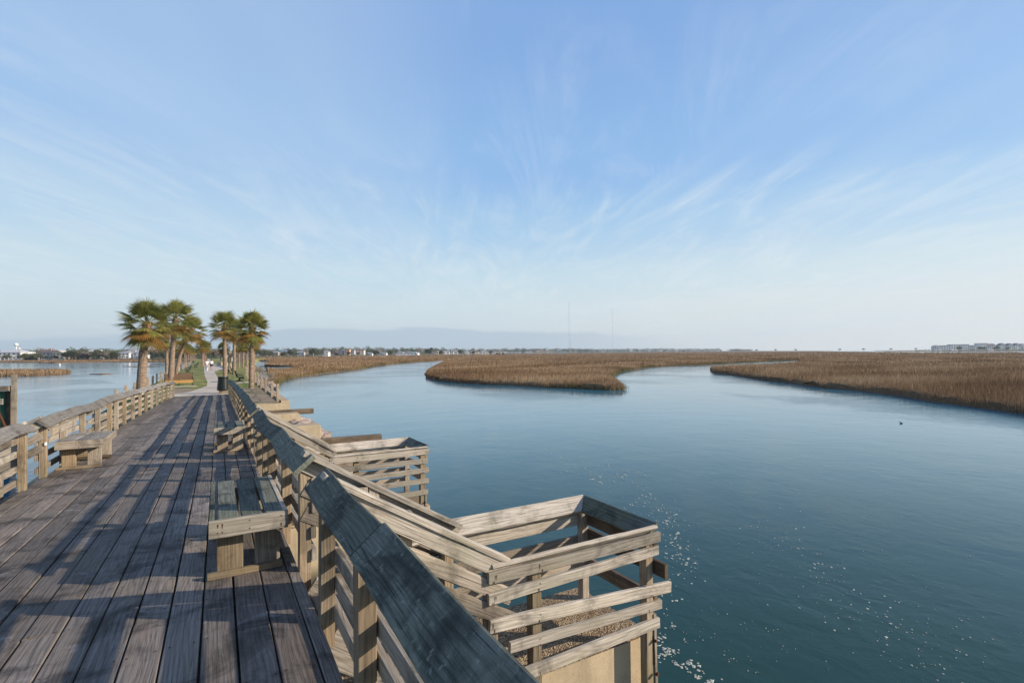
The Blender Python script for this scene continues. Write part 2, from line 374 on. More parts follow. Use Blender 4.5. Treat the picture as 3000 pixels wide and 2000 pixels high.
def bark(name, a, b, ring=9.):
    m = NM(name); P = m.obj(); X_, Y_, Z_ = m.xyz(P)
    n = m.noise(m.comb(m.math('MULTIPLY', X_, 3.), m.math('MULTIPLY', Y_, 3.), m.math('MULTIPLY', Z_, ring*2.)), 1.4, 5, .6, .4)
    c = m.mix(m.step(n, .35, .68), a, b); m.bump(n, .9, .03); return m.done(c, .9, .2)
M_TRUNK = bark('palm_trunk', (.33, .24, .175), (.13, .095, .07))
M_BOOT = bark('palm_boots', (.42, .27, .14), (.20, .11, .05), 4.)
M_BARK = bark('grey_bark', (.25, .20, .16), (.12, .10, .08), 2.)
M_PALEBARK = bark('pale_bark', (.62, .58, .50), (.42, .38, .32), 2.)

def ground_mat():
    m = NM('lawn_ground'); P = m.pos(); X_, Y_, Z_ = m.xyz(P)
    n = m.noise(m.comb(m.math('MULTIPLY', X_, .6), m.math('MULTIPLY', Y_, .25), 0.), 1.2, 5, .6)
    c = m.mix(m.step(n, .38, .64), (.15, .185, .045), (.33, .28, .12))
    c = m.mix(m.math('MULTIPLY', m.step(m.noise(P, 9, 4, .7), .45, .7), .5), c, (.07, .09, .025))
    c = m.mix(m.step(Y_, 400., 480.), c, (.10, .095, .05))
    m.bump(m.noise(P, 22, 4, .7), .6, .04); return m.done(c, .95, .15)
M_LAWN = ground_mat()
def dirt_mat():
    m = NM('sandy_dirt'); P = m.pos(); c = m.mix(m.step(m.noise(P, 1.1, 6, .65), .4, .66), (.30, .235, .17), (.20, .155, .11))
    c = m.mix(m.step(m.noise(P, .7, 3, .6), .60, .68, 0, .8), c, (.12, .15, .04)); m.bump(m.noise(P, 25, 4, .7), .5, .03); return m.done(c, .95, .15)
M_DIRT = dirt_mat()
M_MUD = plain('bank_mud', (.075, .06, .04), .7, .4, 1.5)
def marsh_top():
    m = NM('marsh_canopy'); P = m.pos()
    n1 = m.noise(P, .035, 5, .6, .3); n2 = m.noise(P, 1.6, 5, .7)
    c = m.mix(m.step(n1, .40, .60), (.20, .13, .075), (.115, .07, .038)); c = m.mix(m.step(n2, .35, .7, 0, .5), c, (.27, .19, .12))
    m.bump(m.noise(P, 2.2, 5, .75), 1., .35); return m.done(c, .95, .1)
M_MTOP = marsh_top()
def water_mat():
    m = NM('tidal_water'); P = m.pos(); X_, Y_, Z_ = m.xyz(P)
    # ripples travel across; calm slicks where the current runs smooth
    calm = m.step(m.noise(P, .032, 4, .55, 1.2), .44, .58)
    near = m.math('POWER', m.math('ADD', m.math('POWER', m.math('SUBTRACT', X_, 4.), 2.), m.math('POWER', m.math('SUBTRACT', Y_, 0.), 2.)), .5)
    r1 = m.noise(m.comb(m.math('MULTIPLY', X_, 1.), m.math('MULTIPLY', Y_, .75), 0.), 2.4, 3, .5, .6)
    r2 = m.noise(P, 7.5, 3, .55, .4); r3 = m.noise(P, .45, 3, .5, .3)
    amp = m.math('MULTIPLY_ADD', calm, .8, .2)
    h = m.math('ADD', m.math('MULTIPLY', m.math('ADD', m.math('MULTIPLY', r1, 1.3), m.math('MULTIPLY', r2, .35)), amp), m.math('MULTIPLY', r3, .7))
    m.bump(h, 1., .022)
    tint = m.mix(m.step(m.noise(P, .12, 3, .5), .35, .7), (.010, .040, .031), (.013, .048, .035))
    tint = m.mix(m.step(near, 5., 32.), tint, (.034, .170, .250))  # bluer and lighter with distance: sky reflection painted into the base colour
    m.b.inputs['IOR'].default_value = 1.333; m.b.inputs['Specular IOR Level'].default_value = .5
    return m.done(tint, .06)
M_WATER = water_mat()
M_FOAM = plain('sea_foam', (.44, .46, .41), .9, .15, 40)
M_ROCK = concrete('riprap_rock', (.40, .32, .27), (.25, .20, .17), 2., .3, .02)
def sidemat(name, c, win=None): return plain(name, c, .75, .12, .5)

# ------------------------------------------------------------------ the setting: water, land, path
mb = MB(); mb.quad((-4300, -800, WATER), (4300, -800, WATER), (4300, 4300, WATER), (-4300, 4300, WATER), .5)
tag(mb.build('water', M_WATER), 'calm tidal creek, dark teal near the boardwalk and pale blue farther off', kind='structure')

def slab(name, poly, ztop, zbot, mat, kind='structure', label=None, uvr=.5):
    mb = MB(); n = len(poly)
    for x, y in poly: mb.v.append(Vector((x, y, ztop)))
    for x, y in poly: mb.v.append(Vector((x, y, zbot)))
    area = sum(poly[i][0]*poly[(i+1) % n][1]-poly[(i+1) % n][0]*poly[i][1] for i in range(n))
    idx = list(range(n)) if area > 0 else list(range(n))[::-1]
    mb.face(tuple(idx), [(0, 0)]*n, uvr)
    for k in range(n):
        i, j = idx[k], idx[(k+1) % n]; mb.face((j, i, i+n, j+n), [(0, 0)]*4, uvr)
    o = mb.build(name, mat); tag(o, label, kind=kind); return o
slab('ground', [(-4.7, 30.3), (2.95, 30.3), (2.95, 48), (2.6, 60), (3.4, 75), (6, 100), (8, 150), (9, 240), (30, 420), (-40, 430), (-12, 330), (-7.5, 220), (-6, 120), (-5.4, 70)], LAND, -2.6, M_LAWN, label='grassy causeway running out beyond the boardwalk')
slab('bare_ground', [(.75, 30.32), (2.93, 30.32), (2.93, 45.2), (1.2, 45.6), (.75, 45.3)], LAND+.006, LAND-.05, M_DIRT, label='bare sandy plot behind the right railing')
slab('bare_ground', [(-2.9, 38.2), (-.9, 38.2), (-1.4, 44.5), (-2.3, 48.5), (-2.9, 48)], LAND+.006, LAND-.05, M_DIRT, label='bare sandy patch at the left end of the boardwalk')
path_poly = [(-2.6, 37.6), (-2.5, 41), (-1.75, 43.0), (-1.35, 46), (-.85, 49.5), (-.9, 56.6), (-1.5, 75.5), (-2.1, 100), (-3.2, 160), (-4.6, 223), (-6.9, 398), (-5.5, 398), (-2.7, 244), (-1., 170), (.2, 146), (1.6, 128), (2.2, 112), (.7, 104), (-.6, 95), (-.25, 78), (0, 63.7), (.12, 49), (.45, 40.6), (.75, 37.6)]
slab('path', path_poly, LAND+.012, LAND-.1, M_PATH, label='pale concrete walkway leading away along the causeway')
slab('path', [(1.05, 53.6), (2.5, 53.6), (2.5, 55.6), (1.05, 55.6)], LAND+.010, LAND-.1, M_PATH, label='concrete pad under the nearest right bench')
slab('path', [(-3.9, 50.3), (-1.6, 50.3), (-1.6, 51.4), (-3.9, 51.4)], LAND+.010, LAND-.1, M_PATH, label='concrete pad under the left bench')
# path joints as narrow dark grooves
mb = MB()
for y_ in (40.8, 43.2, 45.6, 48, 52, 56, 60, 65, 70, 76, 82):
    xl = np.interp(y_, [40, 43, 46, 49.5, 57, 100], [-2.5, -1.7, -1.3, -.85, -.9, -2.1])+.05; xr = np.interp(y_, [40, 49, 63, 78, 95], [.45, .12, 0, -.25, -.6])-.05
    z = LAND+.017; mb.quad((xl, y_, z), (xr, y_, z), (xr, y_+.05, z), (xl, y_+.05, z), .5)
tag(mb.build('path_joint', M_MUD), 'dark control joints across the concrete walkway', kind='structure')
# retaining walls and their kerbs
t = thing('retaining_wall', 'tan concrete retaining wall holding the sandy plot beside the water', 'wall', (2.95, 30, LAND))
mb = MB(); mb.box(.7, 3.35, 29.9, 30.3, -2.5, LAND-.02); mb.build('end_wall', M_CONC, t)
mb = MB(); mb.box(2.953, 3.35, 30.3, 62, -2.5, LAND+.10); mb.build('side_wall', M_CONC, t)
t = thing('retaining_wall', 'concrete bulkhead along the left water edge under the rope fence', 'wall', (-4.8, 30, LAND))
mb = MB(); mb.box(-5., -2.6, 29.9, 30.29, -2.5, LAND-.02); mb.build('end_wall', M_CONC, t)

# ------------------------------------------------------------------ marsh
def px_poly(pts): return [(at(x, y, WATER).x, at(x, y, WATER).y) for x, y in pts]
bankA = [(783, 1137), (800, 1128), (830, 1113), (850, 1107), (895, 1101), (950, 1092), (1040, 1082), (1100, 1072), (1150, 1065), (1200, 1061), (1275, 1057), (1302, 1054.6)]
bankB = [(1296, 1064), (1265, 1081), (1249, 1092), (1247, 1104), (1292, 1117), (1356, 1122), (1435, 1127), (1496, 1128.5), (1525, 1130), (1596, 1135), (1691, 1138), (1787, 1143), (1826, 1142), (1806, 1127), (1781, 1104), (1819, 1088), (1883, 1077), (1978, 1070), (2074, 1067), (2138, 1063), (2249, 1058), (2345, 1054.2)]
bankC = [(2335, 1068), (2249, 1074.5), (2140, 1079.5), (2080, 1082), (2090, 1091), (2138, 1097), (2201, 1106), (2249, 1114), (2314, 1121), (2409, 1135), (2521, 1144.5), (2633, 1159), (2728, 1176), (2824, 1188), (3000, 1213), (3250, 1262)]
pa, pb, pc = px_poly(bankA), px_poly(bankB), px_poly(bankC)
def fx(x, D): p = far(x, D, 0); return (p.x, p.y)
main = pa+pb+pc+[fx(3900, 60), fx(3900, 370), fx(3300, 385), fx(3000, 395), fx(2800, 415), fx(2600, 540), fx(2400, 1500), fx(2200, 3500), fx(1900, 3300), fx(1500, 1500), fx(1300, 1100), fx(1100, 820), fx(900, 660), fx(760, 560), fx(660, 440), (26, 300), (14, 200), (9, 120), (6.5, 80), (4.2, 62), (3.6, 52)]
pond = px_poly([(760, 1073.5), (846, 1073), (900, 1077), (855, 1084), (846, 1090), (800, 1088), (755, 1087)])
def pip(x, y, poly):
    x = np.asarray(x); y = np.asarray(y); ins = np.zeros(x.shape, bool); n = len(poly)
    for i in range(n):
        x0, y0 = poly[i]; x1, y1 = poly[(i+1) % n]
        c = ((y0 > y) != (y1 > y)) & (x < (x1-x0)*(y-y0)/((y1-y0) if y1 != y0 else 1e-9)+x0); ins ^= c
    return ins
def densify(poly, mx=3.):
    out = []
    for i in range(len(poly)):
        a = np.array(poly[i]); b = np.array(poly[(i+1) % len(poly)]); d = np.linalg.norm(b-a); dist = np.linalg.norm((a+b)/2)
        k = max(1, int(d/max(mx, dist*.05))); k = min(k, 60)
        for j in range(k):
            p = a+(b-a)*j/k
            if 0 < j: p = p+rs.uniform(-1, 1, 2)*min(.35, dist*.004)
            out.append(tuple(p))
    return out
GZ = -1.98
def marsh(name, poly, hole, label, hgt=.92):
    B = densify(poly); hb = densify(hole) if hole else []
    r = []; n_try = 26000
    rad = np.exp(rs.uniform(math.log(25), math.log(3600), n_try)); ang = rs.uniform(-.8, 1.55, n_try)
    X_ = rad*np.sin(ang); Y_ = rad*np.cos(ang); ok = pip(X_, Y_, poly)
    if hole: ok &= ~pip(X_, Y_, hole)
    pts = [(float(a), float(b)) for a, b in zip(X_[ok], Y_[ok])]
    ring = []
    for lp in (B, hb):
        m_ = len(lp)
        for i in range(m_):
            a = np.array(lp[i-1]); b = np.array(lp[i]); c = np.array(lp[(i+1) % m_]); tn = c-a; ll = np.linalg.norm(tn)+1e-9; nn = np.array([-tn[1], tn[0]])/ll
            for sg in (1, -1):
                q = b+nn*sg*(1.1+rs.uniform(-.3, .5))
                if pip([q[0]], [q[1]], poly)[0] and not (hole and pip([q[0]], [q[1]], hole)[0]): ring.append((float(q[0]), float(q[1])))
    pts = ring+pts
    V = [Vector(p) for p in B+hb+pts]; nb, nh = len(B), len(hb)
    E = [(i, (i+1) % nb) for i in range(nb)]+[(nb+i, nb+(i+1) % nh) for i in range(nh)]
    vo, eo, fo, *_ = delaunay_2d_cdt(V, E, [], 0, 1e-4)
    mb = MB()
    cx = np.array([sum(vo[i].x for i in f)/3 for f in fo]); cy = np.array([sum(vo[i].y for i in f)/3 for f in fo])
    ok = pip(cx, cy, poly)
    if hole: ok &= ~pip(cx, cy, hole)
    for vi, p in enumerate(vo):
        if vi < nb+nh: mb.v.append(Vector((p.x, p.y, GZ+.04))); continue
        mb.v.append(Vector((p.x, p.y, GZ+hgt*(.47 if vi >= nb+nh+len(ring) else .26)+.16*(noise.noise(Vector((p.x*.11, p.y*.11, 0))))+.12*noise.noise(Vector((p.x*.5, p.y*.5, 3.))))))
    for f, k in zip(fo, ok):
        if k: mb.face(tuple(f), [(0, 0)]*3, .5)
    for lp in (range(nb), range(nb, nb+nh)):
        lp = list(lp)
        for i in range(len(lp)):
            a = V[lp[i]]; b = V[lp[(i+1) % len(lp)]]
            za = GZ+.35
            # bank rises from mud to the stems
            s = len(mb.v); mb.v += [Vector((a.x, a.y, WATER-.3)), Vector((b.x, b.y, WATER-.3)), Vector((b.x, b.y, GZ+.04)), Vector((a.x, a.y, GZ+.04))]
            mb.face((s, s+1, s+2, s+3), [(0, 0)]*4, .5)
    return tag(mb.build(name, M_MTOP), label, kind='stuff')
marsh('salt_marsh', main, pond, 'broad brown salt marsh reaching to the far tree line')
def blades(name, polys, hole, bands, mat, label, edge=None, bank=None):
    VX = []; CR = []
    for (r0, r1, dens, wd, h0, h1, a0, a1) in bands:
        area = .5*(a1-a0)*(r1*r1-r0*r0); n = int(area*dens)
        rad = np.sqrt(rs.uniform(r0*r0, r1*r1, n)); ang = rs.uniform(a0, a1, n)
        X_ = rad*np.sin(ang); Y_ = rad*np.cos(ang); ok = np.zeros(n, bool)
        for p in polys: ok |= pip(X_, Y_, p)
        if hole: ok &= ~pip(X_, Y_, hole)
        X_, Y_ = X_[ok], Y_[ok]; VX.append(np.stack([X_, Y_, np.full(len(X_), wd), rs.uniform(h0, h1, len(X_))], 1))
    if edge:
        for pl, dens, spread, wd, h0, h1, maxd in edge:
            P = np.array(pl)
            for i in range(len(P)-1):
                a, b = P[i], P[i+1]; d = np.linalg.norm(b-a); dist = np.linalg.norm((a+b)/2)
                if dist > maxd: continue
                n = int(d*dens); t_ = rs.uniform(0, 1, n); q = a+(b-a)*t_[:, None]+rs.normal(0, spread, (n, 2))
                VX.append(np.stack([q[:, 0], q[:, 1], np.full(n, wd), rs.uniform(h0, h1, n)], 1))
    A = np.concatenate(VX)
    if bank: A = A[pip(A[:, 0], A[:, 1], polys[0])]
    n = len(A)
    if bank:                                            # shorter, thinner growth at the water's edge
        dd = np.full(n, 9.)
        for pl in bank:
            P = np.array(pl)
            for i in range(len(P)-1):
                a, b = P[i], P[i+1]; ab = b-a; near_ = (np.abs(A[:, :2]-(a+b)/2).max(1) < np.linalg.norm(ab)/2+4)
                if not near_.any(): continue
                q = A[near_, :2]; t_ = np.clip(((q-a)@ab)/(ab@ab), 0, 1); dd[near_] = np.minimum(dd[near_], np.linalg.norm(q-(a+t_[:, None]*ab), axis=1))
        A[:, 3] *= .55+.45*np.clip(dd/1.7, 0, 1)**.7
    # patchy height
    ph = np.array([noise.noise(Vector((x*.16, y*.16, 5.)))*.18+noise.noise(Vector((x*.5, y*.5, 2.)))*.10 for x, y in A[:, :2]])
    hh = A[:, 3]*(1+ph); az = rs.uniform(0, 2*PI, n); wx = np.cos(az)*A[:, 2]/2; wy = np.sin(az)*A[:, 2]/2
    lean = rs.normal(0, .14, (n, 2))*hh[:, None]+np.array([.10, -.02])*hh[:, None]
    z0 = np.full(n, GZ-.08)
    v = np.zeros((n, 5, 3))
    v[:, 0] = np.stack([A[:, 0]-wx, A[:, 1]-wy, z0], 1); v[:, 1] = np.stack([A[:, 0]+wx, A[:, 1]+wy, z0], 1)
    mx = A[:, 0]+lean[:, 0]*.4; my = A[:, 1]+lean[:, 1]*.4; mz = GZ+hh*.6
    v[:, 2] = np.stack([mx+wx*.9, my+wy*.9, mz], 1); v[:, 3] = np.stack([mx-wx*.9, my-wy*.9, mz], 1)
    v[:, 4] = np.stack([A[:, 0]+lean[:, 0], A[:, 1]+lean[:, 1], GZ+hh], 1)
    me = bpy.data.meshes.new(name); me.vertices.add(n*5); me.vertices.foreach_set('co', v.reshape(-1))
    base = np.arange(n)*5
    li = np.stack([base, base+1, base+2, base+3, base+3, base+2, base+4], 1).reshape(-1)
    me.loops.add(n*7); me.loops.foreach_set('vertex_index', li.astype(np.int32))
    me.polygons.add(n*2); ls = np.stack([np.arange(n)*7, np.arange(n)*7+4], 1).reshape(-1)
    me.polygons.foreach_set('loop_start', ls.astype(np.int32))
    me.update(calc_edges=True)
    rn = np.clip(rs.uniform(0, 1, n)*.7+.15+np.array([noise.noise(Vector((x*.05, y*.09, 9.)))*.75 for x, y in A[:, :2]]), 0, 1)
    a_ = me.attributes.new('rnd', 'FLOAT', 'FACE'); a_.data.foreach_set('value', np.stack([rn, np.clip(rn+.06, 0, 1)], 1).reshape(-1))
    me.materials.append(mat); me.validate(); o = bpy.data.objects.new(name, me); col.objects.link(o)
    return tag(o, label, kind='stuff')
S = 1.0
blades('marsh_grass', [main], pond, [
    (25, 50, 55*S, .022, .75, 1.05, .9, 1.38), (50, 75, 34*S, .03, .75, 1.08, -.1, 1.38), (75, 120, 14*S, .05, .8, 1.1, .0, 1.38),
    (120, 220, 4.*S, .10, .82, 1.12, 0., 1.38), (220, 420, 1.*S, .22, .85, 1.12, -.1, 1.38), (420, 900, .07*S, .8, .8, 1.05, 0, 1.3)],
    M_MARSH, 'dry brown cordgrass standing over the marsh',
    [(pa, 110, .5, .03, .5, .95, 400), (pb, 170, .6, .028, .6, 1.0, 300), (pc, 170, .6, .025, .6, 1.0, 300)], [pa, pb, pc])
blades('bank_grass', [], None, [], M_EDGE, 'short greenish grass along the muddy creek banks',
    edge=[([(a+.0, b+.5) for a, b in pa], 40, .5, .03, .25, .6, 250), (pb[9:22], 50, .22, .03, .2, .5, 300)])
# left water: low island, far shore
isl = px_poly([(-400, 1112), (-150, 1106), (0, 1102.5), (100, 1100.5), (170, 1097), (200, 1092), (150, 1090), (0, 1090), (-400, 1094)])
shore = px_poly([(-500, 1064), (0, 1062), (110, 1061.5), (160, 1063), (300, 1060.5), (430, 1060), (520, 1061)])+[(-9, 330), (-14, 420), fx(520, 470), fx(200, 500), fx(-500, 560)]
mudf = px_poly([(262, 1096.2), (300, 1095), (330, 1095.8), (300, 1097.3)]); mudg = px_poly([(360, 1073.2), (440, 1072.8), (470, 1074), (400, 1074.6)])
for pl, lb in ((isl, 'low island of brown marsh grass in the left water'), (shore, 'strip of tan marsh along the far left shore')): marsh('salt_marsh', pl, None, lb, .9)
for pl, lb in ((mudf, 'thin mud flat breaking the surface of the left water'), (mudg, 'farther mud flat just showing in the left water')): slab('mud_flat', pl, WATER+.09, WATER-.2, M_MTOP, 'structure', lb)
blades('marsh_grass', [isl, shore], None, [(100, 230, 3.2, .09, .7, 1.0, -.55, .1), (230, 560, .5, .3, .6, .9, -.6, .1)], M_MARSH, 'brown cordgrass on the left island and shore', [(isl, 30, .3, .06, .5, .95, 500)])
# far marsh beyond the right water strip
farm = [fx(3900, 640), fx(3300, 690), fx(2900, 700), fx(2600, 760), fx(2560, 1100), fx(3000, 1150), fx(3900, 1100)]
marsh('salt_marsh', farm, None, 'thin line of marsh in front of the condominiums', .9)

# mainland and beach island ground
slab('shore_ground', [fx(-900, 900), fx(-900, 560), fx(0, 475), fx(520, 452), fx(640, 420), fx(760, 545), fx(900, 640), fx(1100, 800), fx(1300, 1080), fx(1500, 1480), fx(1900, 3200), fx(2200, 3300), fx(2200, 4200), fx(1300, 3200), fx(900, 1500)], -.95, -2.6, M_LAWN, label='low mainland shore behind the marsh')
slab('shore_ground', [fx(2690, 830), fx(3900, 800), fx(3900, 1200), fx(2680, 1200)], -.9, -2.6, M_LAWN, label='low sandy island carrying the condominiums')

# ------------------------------------------------------------------ the boardwalk bridge
XL, XR = -2.375, .575
bridge = thing('boardwalk_bridge', 'weathered timber boardwalk bridge with long grey deck boards', 'boardwalk', (0, 0, 0))
mb = MB()
lines = [-2.375, -2.185, -1.99, -1.80, -1.61, -1.42, -1.232, -1.043, -.852, -.662, -.47, -.278, -.087, .104, .294, .486]
for i, x0 in enumerate(lines):
    x1 = lines[i+1] if i+1 < len(lines) else .575
    y = -6+random.uniform(-4, 0)
    while y < 37.7:
        ln = random.choice([4.88, 3.66, 4.88, 6.1]); y2 = min(y+ln, 37.7)
        if y2-y < .3: y2 = 37.7
        g = .0048+random.uniform(-.0012, .002); npt = max(2, int((y2-y)/.6)); dz = random.uniform(-.004, .004); tilt = random.uniform(-.003, .003)
        # one board that follows the arch of the deck
        b = len(mb.v); rr = random.random(); uo = random.random()*50; vo = random.random()*9; wdt = x1-x0-2*g; t_ = .038; c = .005
        sec = [(0, -t_), (wdt, -t_), (wdt, -c), (wdt-c, 0), (c, 0), (0, -c)]; per = [0, wdt, wdt+t_, wdt+t_+c, 2*wdt+t_, 2*wdt+t_+c, 2*wdt+2*t_]
        for k in range(npt+1):
            yy = y+.002+(y2-y-.004)*k/npt; jz = random.uniform(-.0012, .0012)
            jx = random.uniform(-.0014, .0014)
            for a, h in sec: mb.v.append(Vector((x0+g+a+jx, yy, dk(yy)+h+dz+jz+tilt*(a/wdt-.5)*2)))
        for k in range(npt):
            for q in range(6):
                r_ = (q+1) % 6; ua = uo+(y2-y)*k/npt; ub = uo+(y2-y)*(k+1)/npt
                mb.face((b+k*6+q, b+k*6+r_, b+(k+1)*6+r_, b+(k+1)*6+q)[::-1], [(ua, vo+per[q]), (ua, vo+per[q+1]), (ub, vo+per[q+1]), (ub, vo+per[q])][::-1], rr)
        mb.face(tuple(b+q for q in range(6)), [(uo, vo+s_[0]) for s_ in sec], rr)
        mb.face(tuple(b+npt*6+q for q in range(6))[::-1], [(uo, vo+s_[0]) for s_ in sec], rr)
        y = y2
mb.build('deck_boards', W_DECK, bridge)
# nail heads
mb = MB()
for yj in np.arange(1.2, 16, .61):
    for i, x0 in enumerate(lines[:-1]):
        x1 = lines[i+1]
        for q in (.03, x1-x0-.03):
            x = x0+q+random.uniform(-.006, .006); y = yj+random.uniform(-.01, .01); z = dk(y)+.0045; r = .007
            mb.v += [Vector((x+r*math.cos(a), y+r*math.sin(a), z)) for a in np.linspace(0, 2*PI, 6, endpoint=False)]
            n_ = len(mb.v); mb.face(tuple(range(n_-6, n_)), [(0, 0)]*6, .5)
tag(mb.build('nail_heads', M_RUST, bridge), kind='stuff')
def along(mb, x, z0, w, t, y0, y1, step=2., up=(0, 0, 1)):
    ys = np.arange(y0, y1, step).tolist()+[y1]
    for a, b in zip(ys[:-1], ys[1:]): mb.board((x, a, dk(a)+z0), (x, b, dk(b)+z0), w, t, up, seg=1)
for x, mm in ((-2.2, W_DARK), (-1.3, W_DARK), (-.4, W_DARK), (.42, W_RED)):
    mb = MB(); along(mb, x, -.20, .14, .29, -6, 37, 2.6); mb.build('girder', mm, bridge)
for x in (-.47, -.278, -.087, .104, .294): mb = MB(); along(mb, x, -.13, .05, .15, -6, 37, 2.6); mb.build('gap_blocker', W_DARK, bridge)  # added hidden strips under the seams, so no light shows through deck gaps
mb = MB(); along(mb, .545, -.115, .04, .14, -6, 37, 3.); mb.build('rim_board', W_POST, bridge)
mb = MB(); along(mb, -2.345, -.115, .04, .14, -6, 37, 3.); mb.build('rim_board', W_POST, bridge)

# railings
PST = .09
def cap_piece(mb, x_in, x_out, y0, y1, h, tilt, wob=0.):
    """rail cap whose outer edge sits higher than the inner edge"""
    ys = np.arange(y0, y1, 1.6).tolist()+[y1]
    sgn = 1 if x_out > x_in else -1
    nrm = Vector((-sgn*tilt, 0, 1)).normalized(); wdt = abs(x_out-x_in)/max(nrm.z, .3)
    cx_ = (x_in+x_out)/2
    b = len(mb.v); rr = random.random(); uo = random.random()*40; vo = random.random()*9
    n_ = max(2, int((y1-y0)/.22)); s_ = Vector((1, 0, tilt*sgn)).normalized(); hw = wdt/2; ht = .019; c = .006
    sec = [(-hw+c, -ht), (hw-c, -ht), (hw, -ht+c), (hw, ht-c), (hw-c, ht), (-hw+c, ht), (-hw, ht-c), (-hw, -ht+c)]
    per = np.cumsum([0]+[math.hypot(sec[(i+1) % 8][0]-sec[i][0], sec[(i+1) % 8][1]-sec[i][1]) for i in range(8)])
    nn = Vector((-tilt*sgn, 0, 1)).normalized()
    for k in range(n_+1):
        y = y0+(y1-y0)*k/n_; wz = wob*noise.noise(Vector((y*.9, x_in, 1.)))*.05; wx = wob*noise.noise(Vector((y*.7, x_in, 4.)))*.03
        for a, q in sec: mb.v.append(Vector((cx_+wx, y, dk(y)+h+wz))+s_*(a+random.uniform(-.0018, .0018))+nn*(q+random.uniform(-.0012, .0012)))
    for k in range(n_):
        ua = uo+(y1-y0)*k/n_; ub = uo+(y1-y0)*(k+1)/n_
        for i in range(8):
            j = (i+1) % 8
            mb.face((b+k*8+j, b+k*8+i, b+(k+1)*8+i, b+(k+1)*8+j), [(ua, vo+per[i+1]), (ua, vo+per[i]), (ub, vo+per[i]), (ub, vo+per[i+1])], rr)
    mb.face(tuple(b+i for i in range(8)), [(uo+sec[i][1], vo+sec[i][0]) for i in range(8)], rr)
    mb.face(tuple(b+n_*8+7-i for i in range(8)), [(uo+sec[7-i][1], vo+sec[7-i][0]) for i in range(8)], rr)
def railing(side, y0, y1, posts, label, caps, slats=(.70, .50, .30, .12), capmat=W_CAP, wob=1., hcap=None, slat_breaks=()):
    x = XR+.03 if side > 0 else XL-.0
    t = thing('railing', label, 'railing', (x, y0, dk(y0)), group='boardwalk railings')
    for y in posts:
        mb = MB(); xx = x+random.uniform(-.006, .006)
        mb.board((xx, y, dk(y)-.16), (xx+random.uniform(-.008, .008), y, dk(y)+.815), PST, PST, (0, 1, 0), ch=.005, seg=4); mb.build('post', W_POST if random.random() < .5 else W_RAIL, t)
    for h in slats:
        mb = MB(); xo = x+side*(PST/2+.021); y = y0
        while y < y1-.05:
            yn = min(y+random.choice([3.05, 3.66, 4.2]), y1); dy = random.uniform(-.012, .012)
            seg = max(1, int((yn-y)/1.2)); ys = np.linspace(y, yn, seg+1)
            mb.board((xo, y+.002, dk(y)+h+dy), (xo, yn-.002, dk(yn)+h+random.uniform(-.012, .012)), .038, .092, (0, 0, 1), ch=.004, seg=seg*2, wob=.006); y = yn
        mb.build('rail_board', W_RAIL if random.random() < .7 else W_PALE, t)
    for (a, b) in caps:
        mb = MB()
        if side > 0: cap_piece(mb, x-.105, x+(.050 if a < 0 else .04), a, b, .862, .84, wob)
        else: cap_piece(mb, x+.115, x-.04, a, b, .862, .75, wob)
        mb.build('cap_board', capmat, t)
    return t
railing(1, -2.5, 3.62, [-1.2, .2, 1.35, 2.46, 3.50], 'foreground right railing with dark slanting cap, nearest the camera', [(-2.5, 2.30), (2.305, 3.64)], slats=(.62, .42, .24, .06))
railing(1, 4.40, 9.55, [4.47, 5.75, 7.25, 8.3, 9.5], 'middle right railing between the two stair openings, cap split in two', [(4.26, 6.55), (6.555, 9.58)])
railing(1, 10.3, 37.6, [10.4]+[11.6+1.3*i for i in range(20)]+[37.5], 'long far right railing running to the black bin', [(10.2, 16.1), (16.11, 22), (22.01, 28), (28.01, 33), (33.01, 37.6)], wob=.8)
LP = [10.63, 11.83, 13.33, 14.76, 16.29, 17.19, 18.65, 20.32, 22.06, 23.74, 25.7, 27.76, 30.18, 32.68, 34.91, 37.5]
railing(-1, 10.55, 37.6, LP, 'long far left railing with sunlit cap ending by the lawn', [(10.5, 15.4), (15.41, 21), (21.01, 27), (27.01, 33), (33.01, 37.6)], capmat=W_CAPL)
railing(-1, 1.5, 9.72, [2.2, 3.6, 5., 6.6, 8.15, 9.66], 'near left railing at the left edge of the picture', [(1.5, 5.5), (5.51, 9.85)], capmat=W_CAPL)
# short doubled board fixed below the cap at the start of the left railing
mb = MB(); mb.board((XL+.07, 10.72, dk(11)+.69), (XL+.07, 12.3, dk(12)+.69), .04, .12, (0, 0, 1)); o = mb.build('short_board', W_RAIL); tag(o, 'short pale board nailed under the cap at the start of the left railing', 'board')
root = [c for c in bpy.data.objects if c.get('label', '').startswith('long far left')][0]; o.parent = root; o.matrix_parent_inverse = Matrix.Translation(-root.location); del o['category']; o['label'] = 'short pale double board'
mb = MB(); mb.box(XL+.03, XL+.052, 10.56, 10.6, dk(10.6)+.50, dk(10.6)+.545); 
o = mb.build('reflector', M_WHITE, root)

